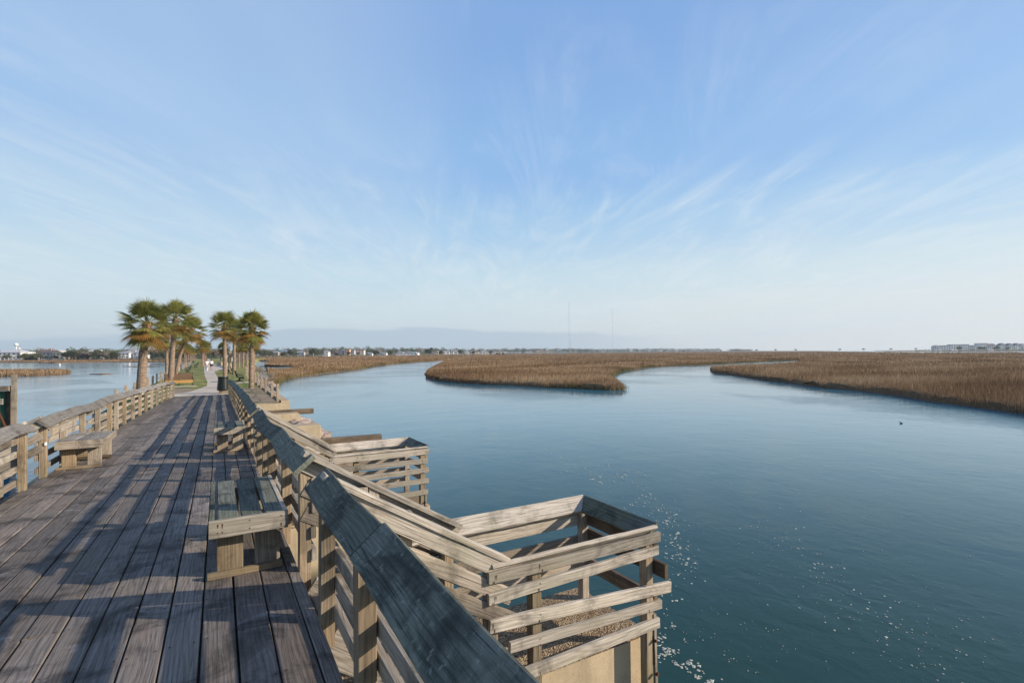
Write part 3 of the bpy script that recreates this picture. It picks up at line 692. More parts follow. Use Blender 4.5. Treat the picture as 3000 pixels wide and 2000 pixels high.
# ------------------------------------------------------------------ concrete piers, platforms and stairs
def pier(y0, y1, x1, ztop, label, x0=-3.6, grav=False, bottom=-3.2, ped=True):
    t = thing('concrete_pier', label, 'pier', (x1, y0, ztop), group='old concrete piers along the boardwalk')
    me = bpy.data.meshes.new('block'); bm = bmesh.new(); bmesh.ops.create_cube(bm, size=1)
    for v in bm.verts: v.co = Vector(((x0+x1)/2+v.co.x*(x1-x0), (y0+y1)/2+v.co.y*(y1-y0), (bottom+ztop)/2+v.co.z*(ztop-bottom)))
    bmesh.ops.bevel(bm, geom=bm.edges[:]+bm.verts[:], offset=.035, segments=3, affect='EDGES')
    for f in bm.faces:
        if f.normal.z > .5: f.material_index = 1
    bm.to_mesh(me); bm.free(); me.materials.append(M_CONC); me.materials.append(M_GRAV if grav else M_CONC)
    o = bpy.data.objects.new('block', me); col.objects.link(o); o.parent = t; o.matrix_parent_inverse = Matrix.Translation(-t.location)
    if ped:
        mb = MB(); ym = (y0+y1)/2
        mb.board((-2.5, ym, dk(ym)-.36-.06), (.72, ym, dk(ym)-.36-.06), .2, .2)
        mb.build('timber_cap', W_DARK, t)
    return t
P1Z, P2Z = -.91, -1.06
pier(3.62, 4.72, 3.56, P1Z, 'nearest concrete pier with gravel top inside the near fishing platform', grav=True)
pier(9.05, 10.15, 3.42, P2Z, 'second concrete pier under the farther fishing platform', grav=True)
pier(14.9, 15.7, 3.5, -1.0, 'concrete pier just beyond the farther fishing platform')
pier(20.75, 21.5, 3.42, -.98, 'square-ended concrete pier, third from the camera on the open right side')
pier(25.2, 25.95, 3.24, -.97, 'concrete pier with a timber beam sticking out, before the retaining wall')
mb = MB(); mb.board((1.2, 26.15, -.98), (3.95, 26.05, -.98), .22, .24, ch=.01); tag(mb.build('timber_beam', W_DARK), 'weathered dark timber beam jutting over the water past the piers', 'beam')
mb = MB(); mb.board((1.6, 15.95, -.86), (4.35, 15.75, -.86), .25, .22, ch=.01); tag(mb.build('timber_beam', W_DARK), 'brown timber beam lying beyond the farther fishing platform', 'beam')

def seg_board(mb, a, b, w, t, up=(0, 0, 1), **k): mb.board(a, b, w, t, up, ch=.005, **k)
def nail_mesh(parent, pts, axis, r=.0055):
    mb = MB(); a1 = Vector((1, 0, 0)) if axis != 'x' else Vector((0, 1, 0)); a2 = Vector((0, 0, 1))
    for p in pts:
        p = Vector(p); b = len(mb.v); mb.v += [p+a1*r*math.cos(q)+a2*r*math.sin(q) for q in np.linspace(0, 2*PI, 6, endpoint=False)]; mb.face(tuple(range(b, b+6)), [(0, 0)]*6, .5)
        if random.random() < .5: mb.quad(p+a1*.004-a2*.004, p-a1*.004-a2*.004, p-a1*.002-a2*random.uniform(.02, .05), p+a1*.002-a2*.02, .5)
    return tag(mb.build('nail_heads', M_RUST, parent), kind='stuff')
def platform(dy, dx, zt, label, loose=True):
    """U of rails round the pier end; zt = height of the rail tops"""
    x0, x1, y0, y1 = 1.77+dx, 3.46+dx, 3.47+dy, 4.50+dy
    t = thing('platform_railing', label, 'railing', (x0, y0, zt-1.0), group='fishing platform railings')
    pz = .088
    def post(x, y, z0, z1, w=pz, mt=W_POST): mb = MB(); seg_board(mb, (x, y, z0), (x, y, z1), w, w, (0, 1, 0), seg=5); return mb.build('post', mt, t)
    post(x0+.03, y0+.04, zt-2.0, zt-.05); post(x0+.43, y0+.05, zt-1.6, zt-.07); 
    # front right post reaches down the pier's face
    post(x1-.07, y0+.02, zt-1.5, zt-.06)
    mb = MB(); seg_board(mb, (x1-.01, y0-.0, zt-1.45), (x1-.02, y0-.0, zt-.75), .035, .07, (0, 1, 0)); mb.build('split_post_strip', W_RAIL, t)
    mb = MB(); mb.tube([(x1-.035, y0-.035, zt-.98), (x1-.03, y0-.06, zt-.98)], .014, 8); mb.tube([(x1-.03, y0-.05, zt-1.27), (x1-.025, y0-.07, zt-1.27)], .016, 8); mb.tube([(x1-.034, y0-.03, zt-.94), (x1-.03, y0-.03, zt-1.2)], .006, 6); mb.build('rusty_bolts', M_RUST, t)
    post(x0+.05, y1-.04, zt-1.5, zt-.08); post(x1-.05, y1-.05, zt-1.02, zt-.08, mt=W_RAIL)
    # front boards
    fr = [(.03, -.03, -.055, .10, 0, x1-x0+.05), (-.115, -.08, .0, .085, 0, x1-x0+.02), (-.33, -.455, 0, .095, 0, x1-x0+.17), (-.62, -.575, 0, .085, .18, x1-x0+.05), (-.85, -.735, 0, .095, .36, x1-x0+.02)]
    fr = [(-.058, -.058, .088, 0., x1-x0+.045), (-.215, -.172, .085, 0., x1-x0+.02), (-.405, -.545, .098, 0., x1-x0+.17), (-.62, -.665, .08, .18, x1-x0+.05), (-.85, -.835, .092, .26, x1-x0+.02)]
    if not loose: fr = [(-.05, -.05, .10, 0, x1-x0+.04), (-.22, -.22, .09, 0, x1-x0+.02), (-.40, -.40, .09, 0, x1-x0+.04), (-.59, -.59, .09, .1, x1-x0+.04), (-.79, -.79, .09, .3, x1-x0+.02)]
    NL = []
    for k, (za, zb, hh, xa, xb) in enumerate(fr):
        mb = MB(); yo = y0-.026-(.004 if k != 2 else .012)
        seg_board(mb, (x0+xa-.02, yo, zt+za), (x0+xb, yo, zt+zb), .04, hh, (0, 0, 1), seg=9, jit=.002, wob=.006)
        for px_ in (x0+.02, x0+.43, x1-.09):
            if px_ > x0+xa:
                f_ = (px_-x0)/(x1-x0); zc_ = zt+za+(zb-za)*f_
                NL += [(px_+random.uniform(-.02, .02), yo-.0245, zc_+.022), (px_+random.uniform(-.02, .02), yo-.0245, zc_-.02)]
        o = mb.build('rail_board', W_PALE, t)
        if loose and k == 2: o['label'] = 'loose pale board sloping down and sticking out past the corner'
    nail_mesh(t, NL, 'y')
    # back boards (their inner face takes the sun)
    for k, zz in enumerate((-.17, -.42, -.66) if loose else (-.16, -.36, -.58, -.78)):
        mb = MB(); seg_board(mb, (x0-.35, y1+.0, zt+zz), (x1-.0, y1+.0, zt+zz), .04, .14 if loose else .10, (0, 0, 1), seg=8); mb.build('rail_board', W_RAIL if k else W_PALE, t)
    # outer end boards
    for zz in ((-.16, -.33, -.64) if loose else (-.18, -.38, -.6)):
        mb = MB(); seg_board(mb, (x1+.0, y0-.03-(.13 if zz == -.33 else 0), zt+zz), (x1+.0, y1+.03, zt+zz), .04, .13 if loose else .1, (0, 0, 1), seg=5); mb.build('rail_board', W_DARK if loose else W_RAIL, t)
    # caps lean inwards: outer edge up
    def cap(a, b, inward, mt, wd=.185):
        mb = MB(); a = Vector(a); b = Vector(b); inward = Vector(inward)
        nrm = (Vector((0, 0, 1))+inward*.95).normalized(); mb.board(a, b, wd, .038, nrm, ch=.005, seg=9, jit=.0025); mb.build('cap_board', mt, t)
    cap((x0-.40, y1-.02, zt-.015), (x1+.02, y1-.02, zt-.015), (0, -1, 0), W_PALE)
    cap((x1-.025, y1+.01, zt-.015), (x1-.025, y0-.02, zt-.015), (-1, 0, 0), W_CAP)
    cap((x0+.02, y0-.0, zt+.006), (x1+.03, y0-.0, zt+.006), (0, 1, 0), W_PALE, .075)
    return t
platform(0, 0, .10, 'near fishing platform railing with a loose board sticking out over the water')
platform(5.60, -.12, -.03, 'farther fishing platform railing behind the middle right railing', loose=False)

def stairs(ya, yb, zt, y_lab, xs=.62, xe=1.95, sgn=1, zdrop=.93, pale=False):
    """a short flight from the deck down to the pier, with a handrail each side"""
    zd = dk((ya+yb)/2)
    t = thing('stair', y_lab, 'stairs', (xs, ya, zd), group='stairs down from the boardwalk')
    n = 5
    for k in range(n):
        x = xs+sgn*(.14+k*.26)*1.0; z = zd-.185*(k+1)
        mb = MB(); seg_board(mb, (x, ya+.05, z), (x, yb-.05, z), .26, .04, (0, 0, 1)); mb.build('tread', W_RAIL, t)
    for y in (ya, yb):
        mb = MB(); seg_board(mb, (xs, y, zd-.16), (xs+sgn*1.42, y, zd-.16-1.0), .04, .24, (0, 0, 1), seg=4); mb.build('stringer', W_PALE if not pale else W_RAIL, t)
    hz0, hz1 = zd+.925, zt+.03
    for y in (ya, yb):
        yo = y+(-.055 if y == ya else .055); xw = xe-xs
        sl = (hz1-hz0)/abs(xw)
        for fx_ in (.33, ):
            x = xs+sgn*abs(xw)*fx_+.0; z = hz0+sl*abs(xw)*fx_
            for q in (0, .10):
                mb = MB(); seg_board(mb, (x+sgn*q, y, z-1.15), (x+sgn*q, y, z-.05), .088, .06 if q else .088, (0, 1, 0), seg=3); mb.build('post', W_RAIL, t)
        x = xs+sgn*abs(xw)*.93; mb = MB(); seg_board(mb, (x, y, zt-1.2), (x, y, zt-.02), .088, .088, (0, 1, 0), seg=3)
        mb.build('post', W_POST, t)
        for k, dz in enumerate((-.09, -.285, -.475)):
            mb = MB(); st = Vector((xs-sgn*.02, yo, hz0+dz)); en = Vector((xe+sgn*(.03+.03*k), yo, hz1+dz))
            seg_board(mb, st, en, .038, .115, (0, 0, 1), seg=6, wob=.004, jit=.002); mb.build('rail_board', W_RAIL if k else W_PALE, t)
        mb = MB(); seg_board(mb, (xs-sgn*.03, y+(-.02 if y == ya else .02), hz0+.012), (xe+sgn*.035, y+(-.02 if y == ya else .02), hz1+.0), .14, .04, (0, 0, 1), seg=7, jit=.003, wob=.004); mb.build('handrail', W_PALE, t)
    return t
stairs(3.53, 4.38, .10, 'near stair with pale sloping handrails down to the near fishing platform', xe=1.90)
stairs(9.60, 10.28, -.03, 'farther stair with sloping handrails down to the farther fishing platform', xe=1.78)
stairs(9.75, 10.5, -.03, 'stair on the left side going down behind the near left railing', xs=-2.40, xe=-3.75, sgn=-1)

# ------------------------------------------------------------------ timber benches on the boardwalk
def deck_bench(x0, x1, y0, y1, label, fascia=W_PALE, seatm=W_CAP):
    zb = dk(y0+.3)
    t = thing('timber_bench', label, 'bench', (x0, y0, zb), group='built-in timber benches')
    nail_mesh(t, [(x0+q, y0-.003, zb+.43+dz_) for q in (.06, .09, x1-x0-.05, (x1-x0)/2) for dz_ in (-.03, .03)], 'y')
    h = .49; n = 3; wv = (x1-x0-.05)/n
    for k in range(n):
        mb = MB(); a = x0+.045+k*wv; mb.board((a+wv/2, y0+.035, zb+h-.02), (a+wv/2, y1-.02, zb+h-.02-.03), wv-.022, .038, ch=.005, seg=5); mb.build('seat_board', seatm, t)
    mb = MB(); mb.board((x0, y0+.018, zb+h-.065), (x1, y0+.018, zb+h-.065), .038, .135, ch=.005, seg=4); mb.build('front_apron', fascia, t)
    mb = MB(); mb.board((x0+.018, y0+.04, zb+h-.062), (x0+.018, y1, zb+h-.09), .036, .13, ch=.005, seg=4); mb.build('side_apron', seatm, t)
    mb = MB(); mb.board((x1-.018, y0+.04, zb+h-.062), (x1-.018, y1, zb+h-.09), .036, .13, ch=.005, seg=4); mb.build('side_apron', fascia, t)
    for yy, off in ((y0+.22, 0), (y1-.25, 0)):
        for xx in (x0+.145, x1-.135):
            mb = MB(); mb.board((xx, yy, zb+.0), (xx, yy, zb+h-.07), .185, .085, (0, 1, 0), ch=.005, seg=2); mb.build('leg', W_POST if xx < (x0+x1)/2 else W_RAIL, t)
        mb = MB(); mb.board((x0-.01, yy-.075, zb+.028), (x1-.03, yy-.065, zb+.028), .045, .05, ch=.006, seg=3); mb.build('runner', W_POST if yy < y1-.3 else W_DARK, t)
    return t
deck_bench(-.06, .49, 4.5, 6.05, 'nearest right bench, big pale front board, against the middle railing')
deck_bench(-.07, .475, 11.4, 12.8, 'smaller-looking right bench farther along the boardwalk')
deck_bench(-2.32, -1.70, 11.0, 12.4, 'left bench by the start of the far left railing', W_RAIL, W_CAPL)

# ------------------------------------------------------------------ rope fences
def rope_fence(label, pts, htop):
    t = thing('rope_fence', label, 'fence', pts[0]+(LAND,), group='rope fences along the causeway')
    for x, y in pts:
        mb = MB(); l = random.uniform(-.012, .012)
        mb.board((x, y, LAND-.3), (x+l, y+l, htop+random.uniform(-.04, .03)), .135, .135, (0, 1, 0), ch=.012, seg=3); mb.build('post', W_ROPEPOST, t)
    for h in (.16, .50):
        mb = MB()
        for (a, b) in zip(pts[:-1], pts[1:]):
            P = [(a[0]+(b[0]-a[0])*k/8, a[1]+(b[1]-a[1])*k/8, htop-h-.18*math.sin(PI*k/8)) for k in range(9)]
            mb.tube(P, .016, 5)
        mb.build('rope', M_ROPE, t)
rope_fence('rope fence of square posts along the left water edge', [(-4.2-.018*(y-30), y) for y in (30.6, 34, 38, 42, 46, 50, 54, 58.2, 63, 68, 73, 78, 84, 90, 97, 104, 112, 120, 130, 140, 152, 165, 180)], .13)
rope_fence('rope fence of square posts along the right retaining wall', [(2.8, y) for y in (30.55, 34, 38.7, 43.1, 46.8, 51, 56, 61)]+[(2.9, 67), (3.0, 73), (3.3, 79), (3.8, 85)], .16)

# ------------------------------------------------------------------ palms
def palm_meshes(seed, th, r0, r1, lean, boots, cr=1.6):
    random.seed(seed); tr = MB()
    n = 26; P = []; RR = []
    for k in range(n+1):
        t = k/n; P.append((lean[0]*t*t*.9+lean[0]*t*.1, lean[1]*t*t, -.1+(th+.1)*t))
        RR.append((r0+(r1-r0)*min(1, t*1.5))*(1+.025*math.sin(k*2.1))*(1.15 if k == 0 else 1))
    tr.tube(P, RR, 14)
    top = Vector(P[-1]); bt = MB()
    if boots:
        for k in range(70):
            t = random.random(); z = th-.05-t*boots; a = random.random()*2*PI; c = Vector((lean[0]*(z/th)**2, lean[1]*(z/th)**2, z))
            rr = r1*1.02; d = Vector((math.cos(a), math.sin(a), 0)); sdv = Vector((-math.sin(a), math.cos(a), 0)); q = c+d*rr
            lift = random.uniform(.10, .2); tip = q+d*(.10+.05*random.random())+Vector((0, 0, lift))+sdv*random.uniform(-.08, .08)
            bt.quad(q-sdv*.07, q+sdv*.07, tip+sdv*.03, tip-sdv*.03); bt.quad(q+sdv*.07+Vector((0, 0, -.03)), q-sdv*.07+Vector((0, 0, -.03)), tip-sdv*.03, tip+sdv*.03)
    else:
        for k in range(26):
            a = random.random()*2*PI; d = Vector((math.cos(a), math.sin(a), 0)); sdv = Vector((-math.sin(a), math.cos(a), 0)); q = top+d*r1-Vector((0, 0, random.random()*.35))
            tip = q+d*.12+Vector((0, 0, .22)); bt.quad(q-sdv*.06, q+sdv*.06, tip+sdv*.03, tip-sdv*.03)
    fr = [MB(), MB()]
    nf = 54
    for k in range(nf):
        f = k/nf; el = R(88-138*f**.95+random.uniform(-10, 10)); az = k*2.39996+random.uniform(-.25, .25)
        old = 1 if (f > .72 and random.random() < .75) else 0; m = fr[old]
        d = Vector((math.cos(az)*math.cos(el), math.sin(az)*math.cos(el), math.sin(el)))
        pl = cr*random.uniform(.40, .60)*(.85 if f < .15 else 1); start = top+Vector((0, 0, .10-.35*f))
        hub = start+d*pl+Vector((0, 0, -.10*math.cos(el)))
        m.tube([start, start+d*pl*.5+Vector((0, 0, .02)), hub], [.022, .016, .012], 4, cap=False)
        sd_ = Vector((-math.sin(az), math.cos(az), 0)); nrm = sd_.cross(d).normalized()
        R0 = cr*random.uniform(.46, .64); ns = 26; base_r = random.random()
        for j in range(ns):
            a = R(-105+210*j/(ns-1)); ln = R0*(1-.14*abs(a)/1.8)*random.uniform(.88, 1.08)
            cup = .32*abs(math.sin(a))+.1                                 # halves folded up from the rib
            dr = (d*math.cos(a)+sd_*math.sin(a)+nrm*cup*.55).normalized()
            sag = Vector((0, 0, -1))
            p1 = hub+dr*ln*.5+sag*.04; p2 = hub+dr*ln+sag*(.10+.16*random.random())*ln
            wv = dr.cross(nrm).normalized()*.030; rn = min(1, max(0, base_r*.5+random.random()*.5))
            up_ = nrm*.012
            b = len(m.v); m.v += [hub, p1-wv, p1+wv+up_, p2]
            m.face((b, b+1, b+2), [(0, 0)]*3, rn); m.face((b+1, b+3, b+2), [(0, 0)]*3, min(1, rn+.12))
    return [tr.mesh('trunk', M_TRUNK), bt.mesh('leaf_bases', M_BOOT), fr[0].mesh('fronds', M_FROND), fr[1].mesh('old_fronds', M_FROND2)]
palm_kinds = [palm_meshes(11, 4.55, .275, .205, (.24, .05), 1.2, 1.62), palm_meshes(12, 5.75, .26, .185, (.34, 0), .9, 1.95), palm_meshes(13, 5.85, .22, .18, (-.02, .1), .9, 1.95),
              palm_meshes(14, 4.75, .185, .15, (.05, 0), .5, 1.5), palm_meshes(15, 4.8, .20, .17, (-.15, 0), .8, 1.85), palm_meshes(16, 5.7, .22, .18, (1.75, 0), .5, 1.8)]
random.seed(21)
def palm(kind, x, y, label, rz=0., s=1., z=LAND):
    t = thing('palm_tree', label, 'palm tree', (x, y, z), rz, 'palms lining the causeway'); t.scale = (s, s, s)
    for nm, me in zip(('trunk', 'leaf_bases', 'crown', 'old_fronds'), palm_kinds[kind]):
        o = bpy.data.objects.new(nm, me); col.objects.link(o); o.parent = t
    return t
palm(0, -3.92, 36.8, 'thick leaning palm nearest the camera on the left, rising behind the left railing', -.1, 1.0)
palm(1, -3.55, 52.9, 'tall straight palm beside the orange and brown park bench', 0, 1.0)
p = at(516, 1104, LAND); palm(5, p.x, p.y, 'palm leaning right, its crown filling the gap right of the tall straight palm', -.35)
palm(4, -5.25, 72.3, 'thin palm between the two thickest left palms, by the rope fence', 1., 1.)
palm(2, .62, 64.9, 'straight palm rising behind the black bin, left one of the right-hand group', 2.)
palm(3, 2.2, 44.4, 'rightmost palm, slender and nearest of the right-hand group, on the sandy plot', 0, 1.0)
palm(2, 1.8, 77.6, 'palm between the bin palm and the rightmost palm, with criss-cross leaf bases', 3.1, 1.0)
for k, (x, yb, wd) in enumerate(((528.5, 1075, 'first'), (541, 1068.5, 'second'), (546, 1066, 'third'), (552, 1062.5, 'fourth'), (557, 1060, 'fifth'), (561, 1058, 'sixth'), (564.5, 1056.5, 'seventh'), (568, 1055, 'eighth'), (571, 1053.7, 'ninth'))):
    p = at(x, yb, LAND); palm((4, 3)[k % 2], p.x, p.y, f'{wd} of the small distant palms in the left row beyond the thin palm', k*1.3, .95+.1*(k % 2))
for k, (x, yb, wd) in enumerate(((593.8, 1073, 'nearest'), (597, 1071, 'middle'), (601.5, 1069, 'farthest'))):
    p = at(x, yb, LAND); palm((4, 3, 4)[k], p.x, p.y, f'distant palm just left of the two walkers, {wd} of three close together', k*1.3, .98)
palm(3, .75, 100, 'distant palm with a low dark crown left of the palm behind the bin', 3, .8)
for x, yb, k_, lb in ((700, 1077, 3, 'distant slim palm seen between the right-hand trunks, left one of the pair'), (711.5, 1076, 3, 'distant slim palm seen between the right-hand trunks, right one of the pair'), (744, 1092, 3, 'palm whose crown shows just right of the rightmost palm'), (723, 1084, 4, 'palm whose crown fills in behind the right-hand group')):
    p = at(x, yb, LAND); palm(k_, p.x, p.y, lb, x, .93)

# ------------------------------------------------------------------ park benches, bin, lamp, sign
def park_bench(name, label, loc, rz, seat, back, width=1.75):
    t = thing(name, label, 'bench', loc, rz, 'park benches on the lawn'); hw = width/2
    # faces local -y
    mb = MB()
    for k in range(7):
        a = k/6; y = -.30+.42*a; z = .43+.02*math.cos(a*PI)
        mb.board((-hw, y, z), (hw, y, z), .062, .022, (0, 0, 1), ch=.004, seg=2)
    for k in range(3): z = .40-.07*k; mb.board((-hw, -.34-.0*k, z), (hw, -.34, z), .06, .022, (0, -1, .2), ch=.004, seg=2)
    mb.build('seat', seat, t, local=True)
    mb = MB()
    for k in range(7):
        z = .53+.075*k; y = .17+.028*k; mb.board((-hw, y, z), (hw, y, z), .066, .022, (0, -1, .35), ch=.004, seg=2)
    mb.build('backrest', back, t, local=True)
    for x in (-hw-.02, 0, hw+.02):
        mb = MB(); r = .024
        mb.tube([(x, .40, 1.08), (x, .36, 1.0), (x, .26, .7), (x, .18, .45), (x, .05, .36), (x, -.22, .37), (x, -.36, .42)], r, 6)
        mb.tube([(x, -.02, .36), (x, -.02, .12), (x, -.12, .05), (x, -.33, .015)], r*1.2, 6); mb.tube([(x, -.02, .12), (x, .08, .05), (x, .30, .015)], r*1.1, 6)
        if x: mb.tube([(x, .28, .70), (x, .10, .69), (x, -.20, .66), (x, -.30, .58), (x, -.27, .42)], r*.9, 6)
        mb.build('iron_frame', M_IRON, t, local=True)
    return t
park_bench('park_bench', 'park bench with orange seat slats and brown back by the tall left palm', (-2.95, 52.6, LAND), R(8), M_BENCHW, M_BENCHB, 2.0)
park_bench('park_bench', 'black park bench seen side-on facing the creek, nearest on the right', (1.75, 56., LAND), R(92), M_IRON, M_IRON)
park_bench('park_bench', 'black park bench at the foot of the lamp post', (1.75, 81, LAND), R(92), M_IRON, M_IRON, 1.5)
park_bench('park_bench', 'small distant dark bench on the left lawn near the rope fence', (-4.0, 92, LAND), R(-80), M_IRON, M_IRON, 1.5)
park_bench('park_bench', 'farthest dark bench on the left lawn', (-4.1, 128, LAND), R(-80), M_IRON, M_IRON, 1.5)
t = thing('litter_bin', 'black tapering litter bin at the far end of the right railing', 'bin', (.28, 39.6, LAND+.01))
mb = MB(); mb.tube([(0, 0, .22), (0, 0, .30), (0, 0, 1.0), (0, 0, 1.08)], [.36, .37, .31, .32], 24); mb.build('barrel', M_BIN, t, local=True)
mb = MB(); mb.tube([(0, 0, 1.081), (0, 0, 1.13), (0, 0, 1.14)], [.34, .33, .2], 24); mb.build('lid', M_BIN, t, local=True)
mb = MB(); mb.box(-.27, .27, -.27, .27, 0, .215); mb.build('base', W_POST, t, local=True)
t = thing('lamp_post', 'black lamp post with white globe between the right-hand palms', 'lamp post', (1.3, 84.3, LAND))
mb = MB(); mb.tube([(0, 0, 0), (0, 0, .5), (0, 0, .55), (0, 0, 3.4)], [.13, .11, .06, .05], 10); mb.build('post', M_IRON, t, local=True)
mb = MB(); mb.tube([(0, 0, 3.4), (0, 0, 3.5), (0, 0, 3.75), (0, 0, 3.95), (0, 0, 4.02)], [.09, .2, .25, .17, .04], 14); mb.build('globe', M_GLOBE, t, local=True)
t = thing('sign', 'small white sign board on a post beyond the lamp', 'sign', (2.2, 97, LAND))
mb = MB(); mb.tube([(0, 0, 0), (0, 0, 2.2)], .04, 6); mb.build('post', M_IRON, t, local=True)
mb = MB(); mb.box(-.3, .3, -.06, -.03, 1.5, 2.2); mb.build('board', M_WHITE, t, local=True)
for k, (x0, y0, x1, y1) in enumerate(((1.75, 100, 1.9, 103.2), (2.5, 112, 2.5, 117), (2.2, 119, 2.0, 126), (1.7, 128, 1.0, 138), (.7, 140, -.1, 152))):
    t = thing('low_wall', 'tan concrete barrier block along the right edge of the path, '+['small one nearest the lamp', 'second from the lamp', 'third from the lamp', 'fourth from the lamp', 'last before the pale bare tree'][k], 'low wall', (x0, y0, LAND), group='concrete barriers beside the path')
    mb = MB(); mb.board((0, 0, .45), (x1-x0, y1-y0, .45), .3, .9, ch=.04); mb.build('block', M_CONC, t, local=True)

# ------------------------------------------------------------------ people and a dog
def skin(name, V, E, Rr, mat, parent, sub=1):
    me = bpy.data.meshes.new(name); me.from_pydata(V, E, []); me.materials.append(mat)
    o = bpy.data.objects.new(name, me); col.objects.link(o); o.parent = parent
    md = o.modifiers.new('skin', 'SKIN'); md.use_smooth_shade = True
    if not me.skin_vertices: me.skin_vertices.new()
    for i, r in enumerate(Rr): me.skin_vertices[0].data[i].radius = (r, r) if isinstance(r, (int, float)) else r
    me.skin_vertices[0].data[0].use_root = True
    s2 = o.modifiers.new('sub', 'SUBSURF'); s2.levels = sub; s2.render_levels = sub
    return o
def person(label, loc, rz, shirt, legs, shorts=False, hair=M_HAIR, s=1., hand=True):
    t = thing('person', label, 'person', loc, rz); t.scale = (s, s, s)
    # walking away (local +y), left foot ahead
    V = [(0, 0, .95), (0, .01, 1.15), (0, .02, 1.36), (0, .02, 1.48), (0, .035, 1.57), (0, .045, 1.68),
         (-.19, .02, 1.40), (-.24, -.05, 1.14), (-.25, .06, .90), (-.25, .10, .83),
         (.19, .02, 1.40), (.25, .06, 1.14), (.25, .20, .95), (.25, .25, .89),
         (-.10, .0, .88), (-.11, .16, .50), (-.11, .14, .10), (-.11, .27, .045),
         (.10, .0, .88), (.11, -.04, .50), (.11, -.26, .14), (.11, -.20, .045)]
    E = [(0, 1), (1, 2), (2, 3), (3, 4), (4, 5), (2, 6), (6, 7), (7, 8), (8, 9), (2, 10), (10, 11), (11, 12), (12, 13), (0, 14), (14, 15), (15, 16), (16, 17), (0, 18), (18, 19), (19, 20), (20, 21)]
    Rr = [.15, .14, .15, .055, .085, .075, .06, .045, .032, .035, .06, .045, .032, .035, .095, .06, .042, .04, .095, .06, .042, .04]
    skin('body', V, E, Rr, M_SKIN, t)
    # fingers and thumbs
    for sx, hx, hy, hz in ((-1, -.25, .10, .83), (1, .25, .25, .89)):
        for k in range(4):
            y0 = hy-.03+.02*k; m = MB(); m.tube([(hx, y0, hz-.02), (hx, y0+.008, hz-.06), (hx-sx*.012, y0+.012, hz-.09-.006*(k % 3))], [.009, .008, .006], 5); m.build('finger', M_SKIN, t, local=True)
        m = MB(); m.tube([(hx, hy+.03, hz), (hx-sx*.02, hy+.055, hz-.03), (hx-sx*.02, hy+.06, hz-.055)], [.010, .009, .007], 5); m.build('thumb', M_SKIN, t, local=True)
    skin('shirt', [(0, 0, .90), (0, .01, 1.12), (0, .02, 1.36), (0, .02, 1.455), (-.19, .02, 1.40), (-.235, -.035, 1.19), (.19, .02, 1.40), (.24, .05, 1.19)],
         [(0, 1), (1, 2), (2, 3), (2, 4), (4, 5), (2, 6), (6, 7)], [(.20, .17), (.19, .16), (.18, .15), .08, .085, .075, .085, .075], shirt, t)
    if shorts: skin('shorts', [(0, 0, .93), (-.10, .0, .87), (-.11, .12, .60), (.10, 0, .87), (.11, -.03, .60)], [(0, 1), (1, 2), (0, 3), (3, 4)], [.17, .125, .10, .125, .10], legs, t)
    else: skin('trousers', [(0, 0, .93), (-.10, .0, .87), (-.11, .16, .50), (-.11, .14, .12), (.10, 0, .87), (.11, -.04, .50), (.11, -.25, .16)], [(0, 1), (1, 2), (2, 3), (0, 4), (4, 5), (5, 6)], [.17, .12, .09, .075, .12, .09, .075], legs, t)
    for x, a, b in ((-.11, (.10, .05), (.30, .045)), (.11, (-.29, .09), (-.17, .03))):
        m = MB(); m.tube([(x, a[0], a[1]), (x, (a[0]+b[0])/2, (a[1]+b[1])/2+.01), (x, b[0], b[1])], [.05, .055, .04], 8); m.build('shoe', M_SHOE, t, local=True)
    h = MB(); h.tube([(0, .025, 1.60), (0, .03, 1.66), (0, .035, 1.73), (0, .04, 1.775)], [.07, .105, .10, .045], 12); h.build('hair', hair, t, local=True)
    f = MB(); f.tube([(0, .145, 1.625), (0, .165, 1.615)], [.02, .012], 6); f.build('nose', M_SKIN, t, local=True)
    for sx in (-1, 1):
        f = MB(); f.tube([(sx*.10, .05, 1.62), (sx*.115, .04, 1.645)], [.022, .018], 6); f.build('ear', M_SKIN, t, local=True)
    return t
person('dark-haired person in white top and pale trousers walking away, left one', (-1.75, 104, LAND+.01), R(4), M_SHIRT, M_PINK)
person('person in white shirt and dark shorts walking away, right one', (-1.05, 103, LAND+.01), R(-3), M_SHIRT, M_NAVY, True, M_HAIR, 1.03)
for k, (x, y, sh, lb) in enumerate(((-5.6, 248, M_PINK, 'tiny distant person in pale pink at the far end of the lawn'), (-4.9, 255, M_SHIRT, 'tiny distant person in white at the far end of the lawn'), (-4.3, 240, M_RED, 'tiny distant person in a dark red top at the far end of the path'))):
    person(lb, (x, y, LAND+.01), R(30*k), sh, M_NAVY)
t = thing('dog', 'small white dog trotting just in front of the two walkers', 'dog', (-1.6, 97.5, LAND+.01), R(10))
skin('body', [(0, -.20, .30), (0, 0, .29), (0, .17, .32), (0, .26, .40), (0, .33, .44), (0, .41, .42),
              (-.06, .16, .20), (-.06, .19, .10), (-.06, .20, .02), (.06, .16, .20), (.06, .14, .10), (.06, .12, .02),
              (-.06, -.18, .20), (-.06, -.24, .11), (-.06, -.22, .02), (.06, -.18, .20), (.06, -.17, .11), (.06, -.14, .02), (0, -.28, .38), (0, -.33, .46)],
     [(0, 1), (1, 2), (2, 3), (3, 4), (4, 5), (2, 6), (6, 7), (7, 8), (2, 9), (9, 10), (10, 11), (0, 12), (12, 13), (13, 14), (0, 15), (15, 16), (16, 17), (0, 18), (18, 19)],
     [.095, .09, .11, .07, .075, .035, .045, .028, .025, .045, .028, .025, .055, .03, .025, .055, .03, .025, .03, .02], M_SHIRT, t)
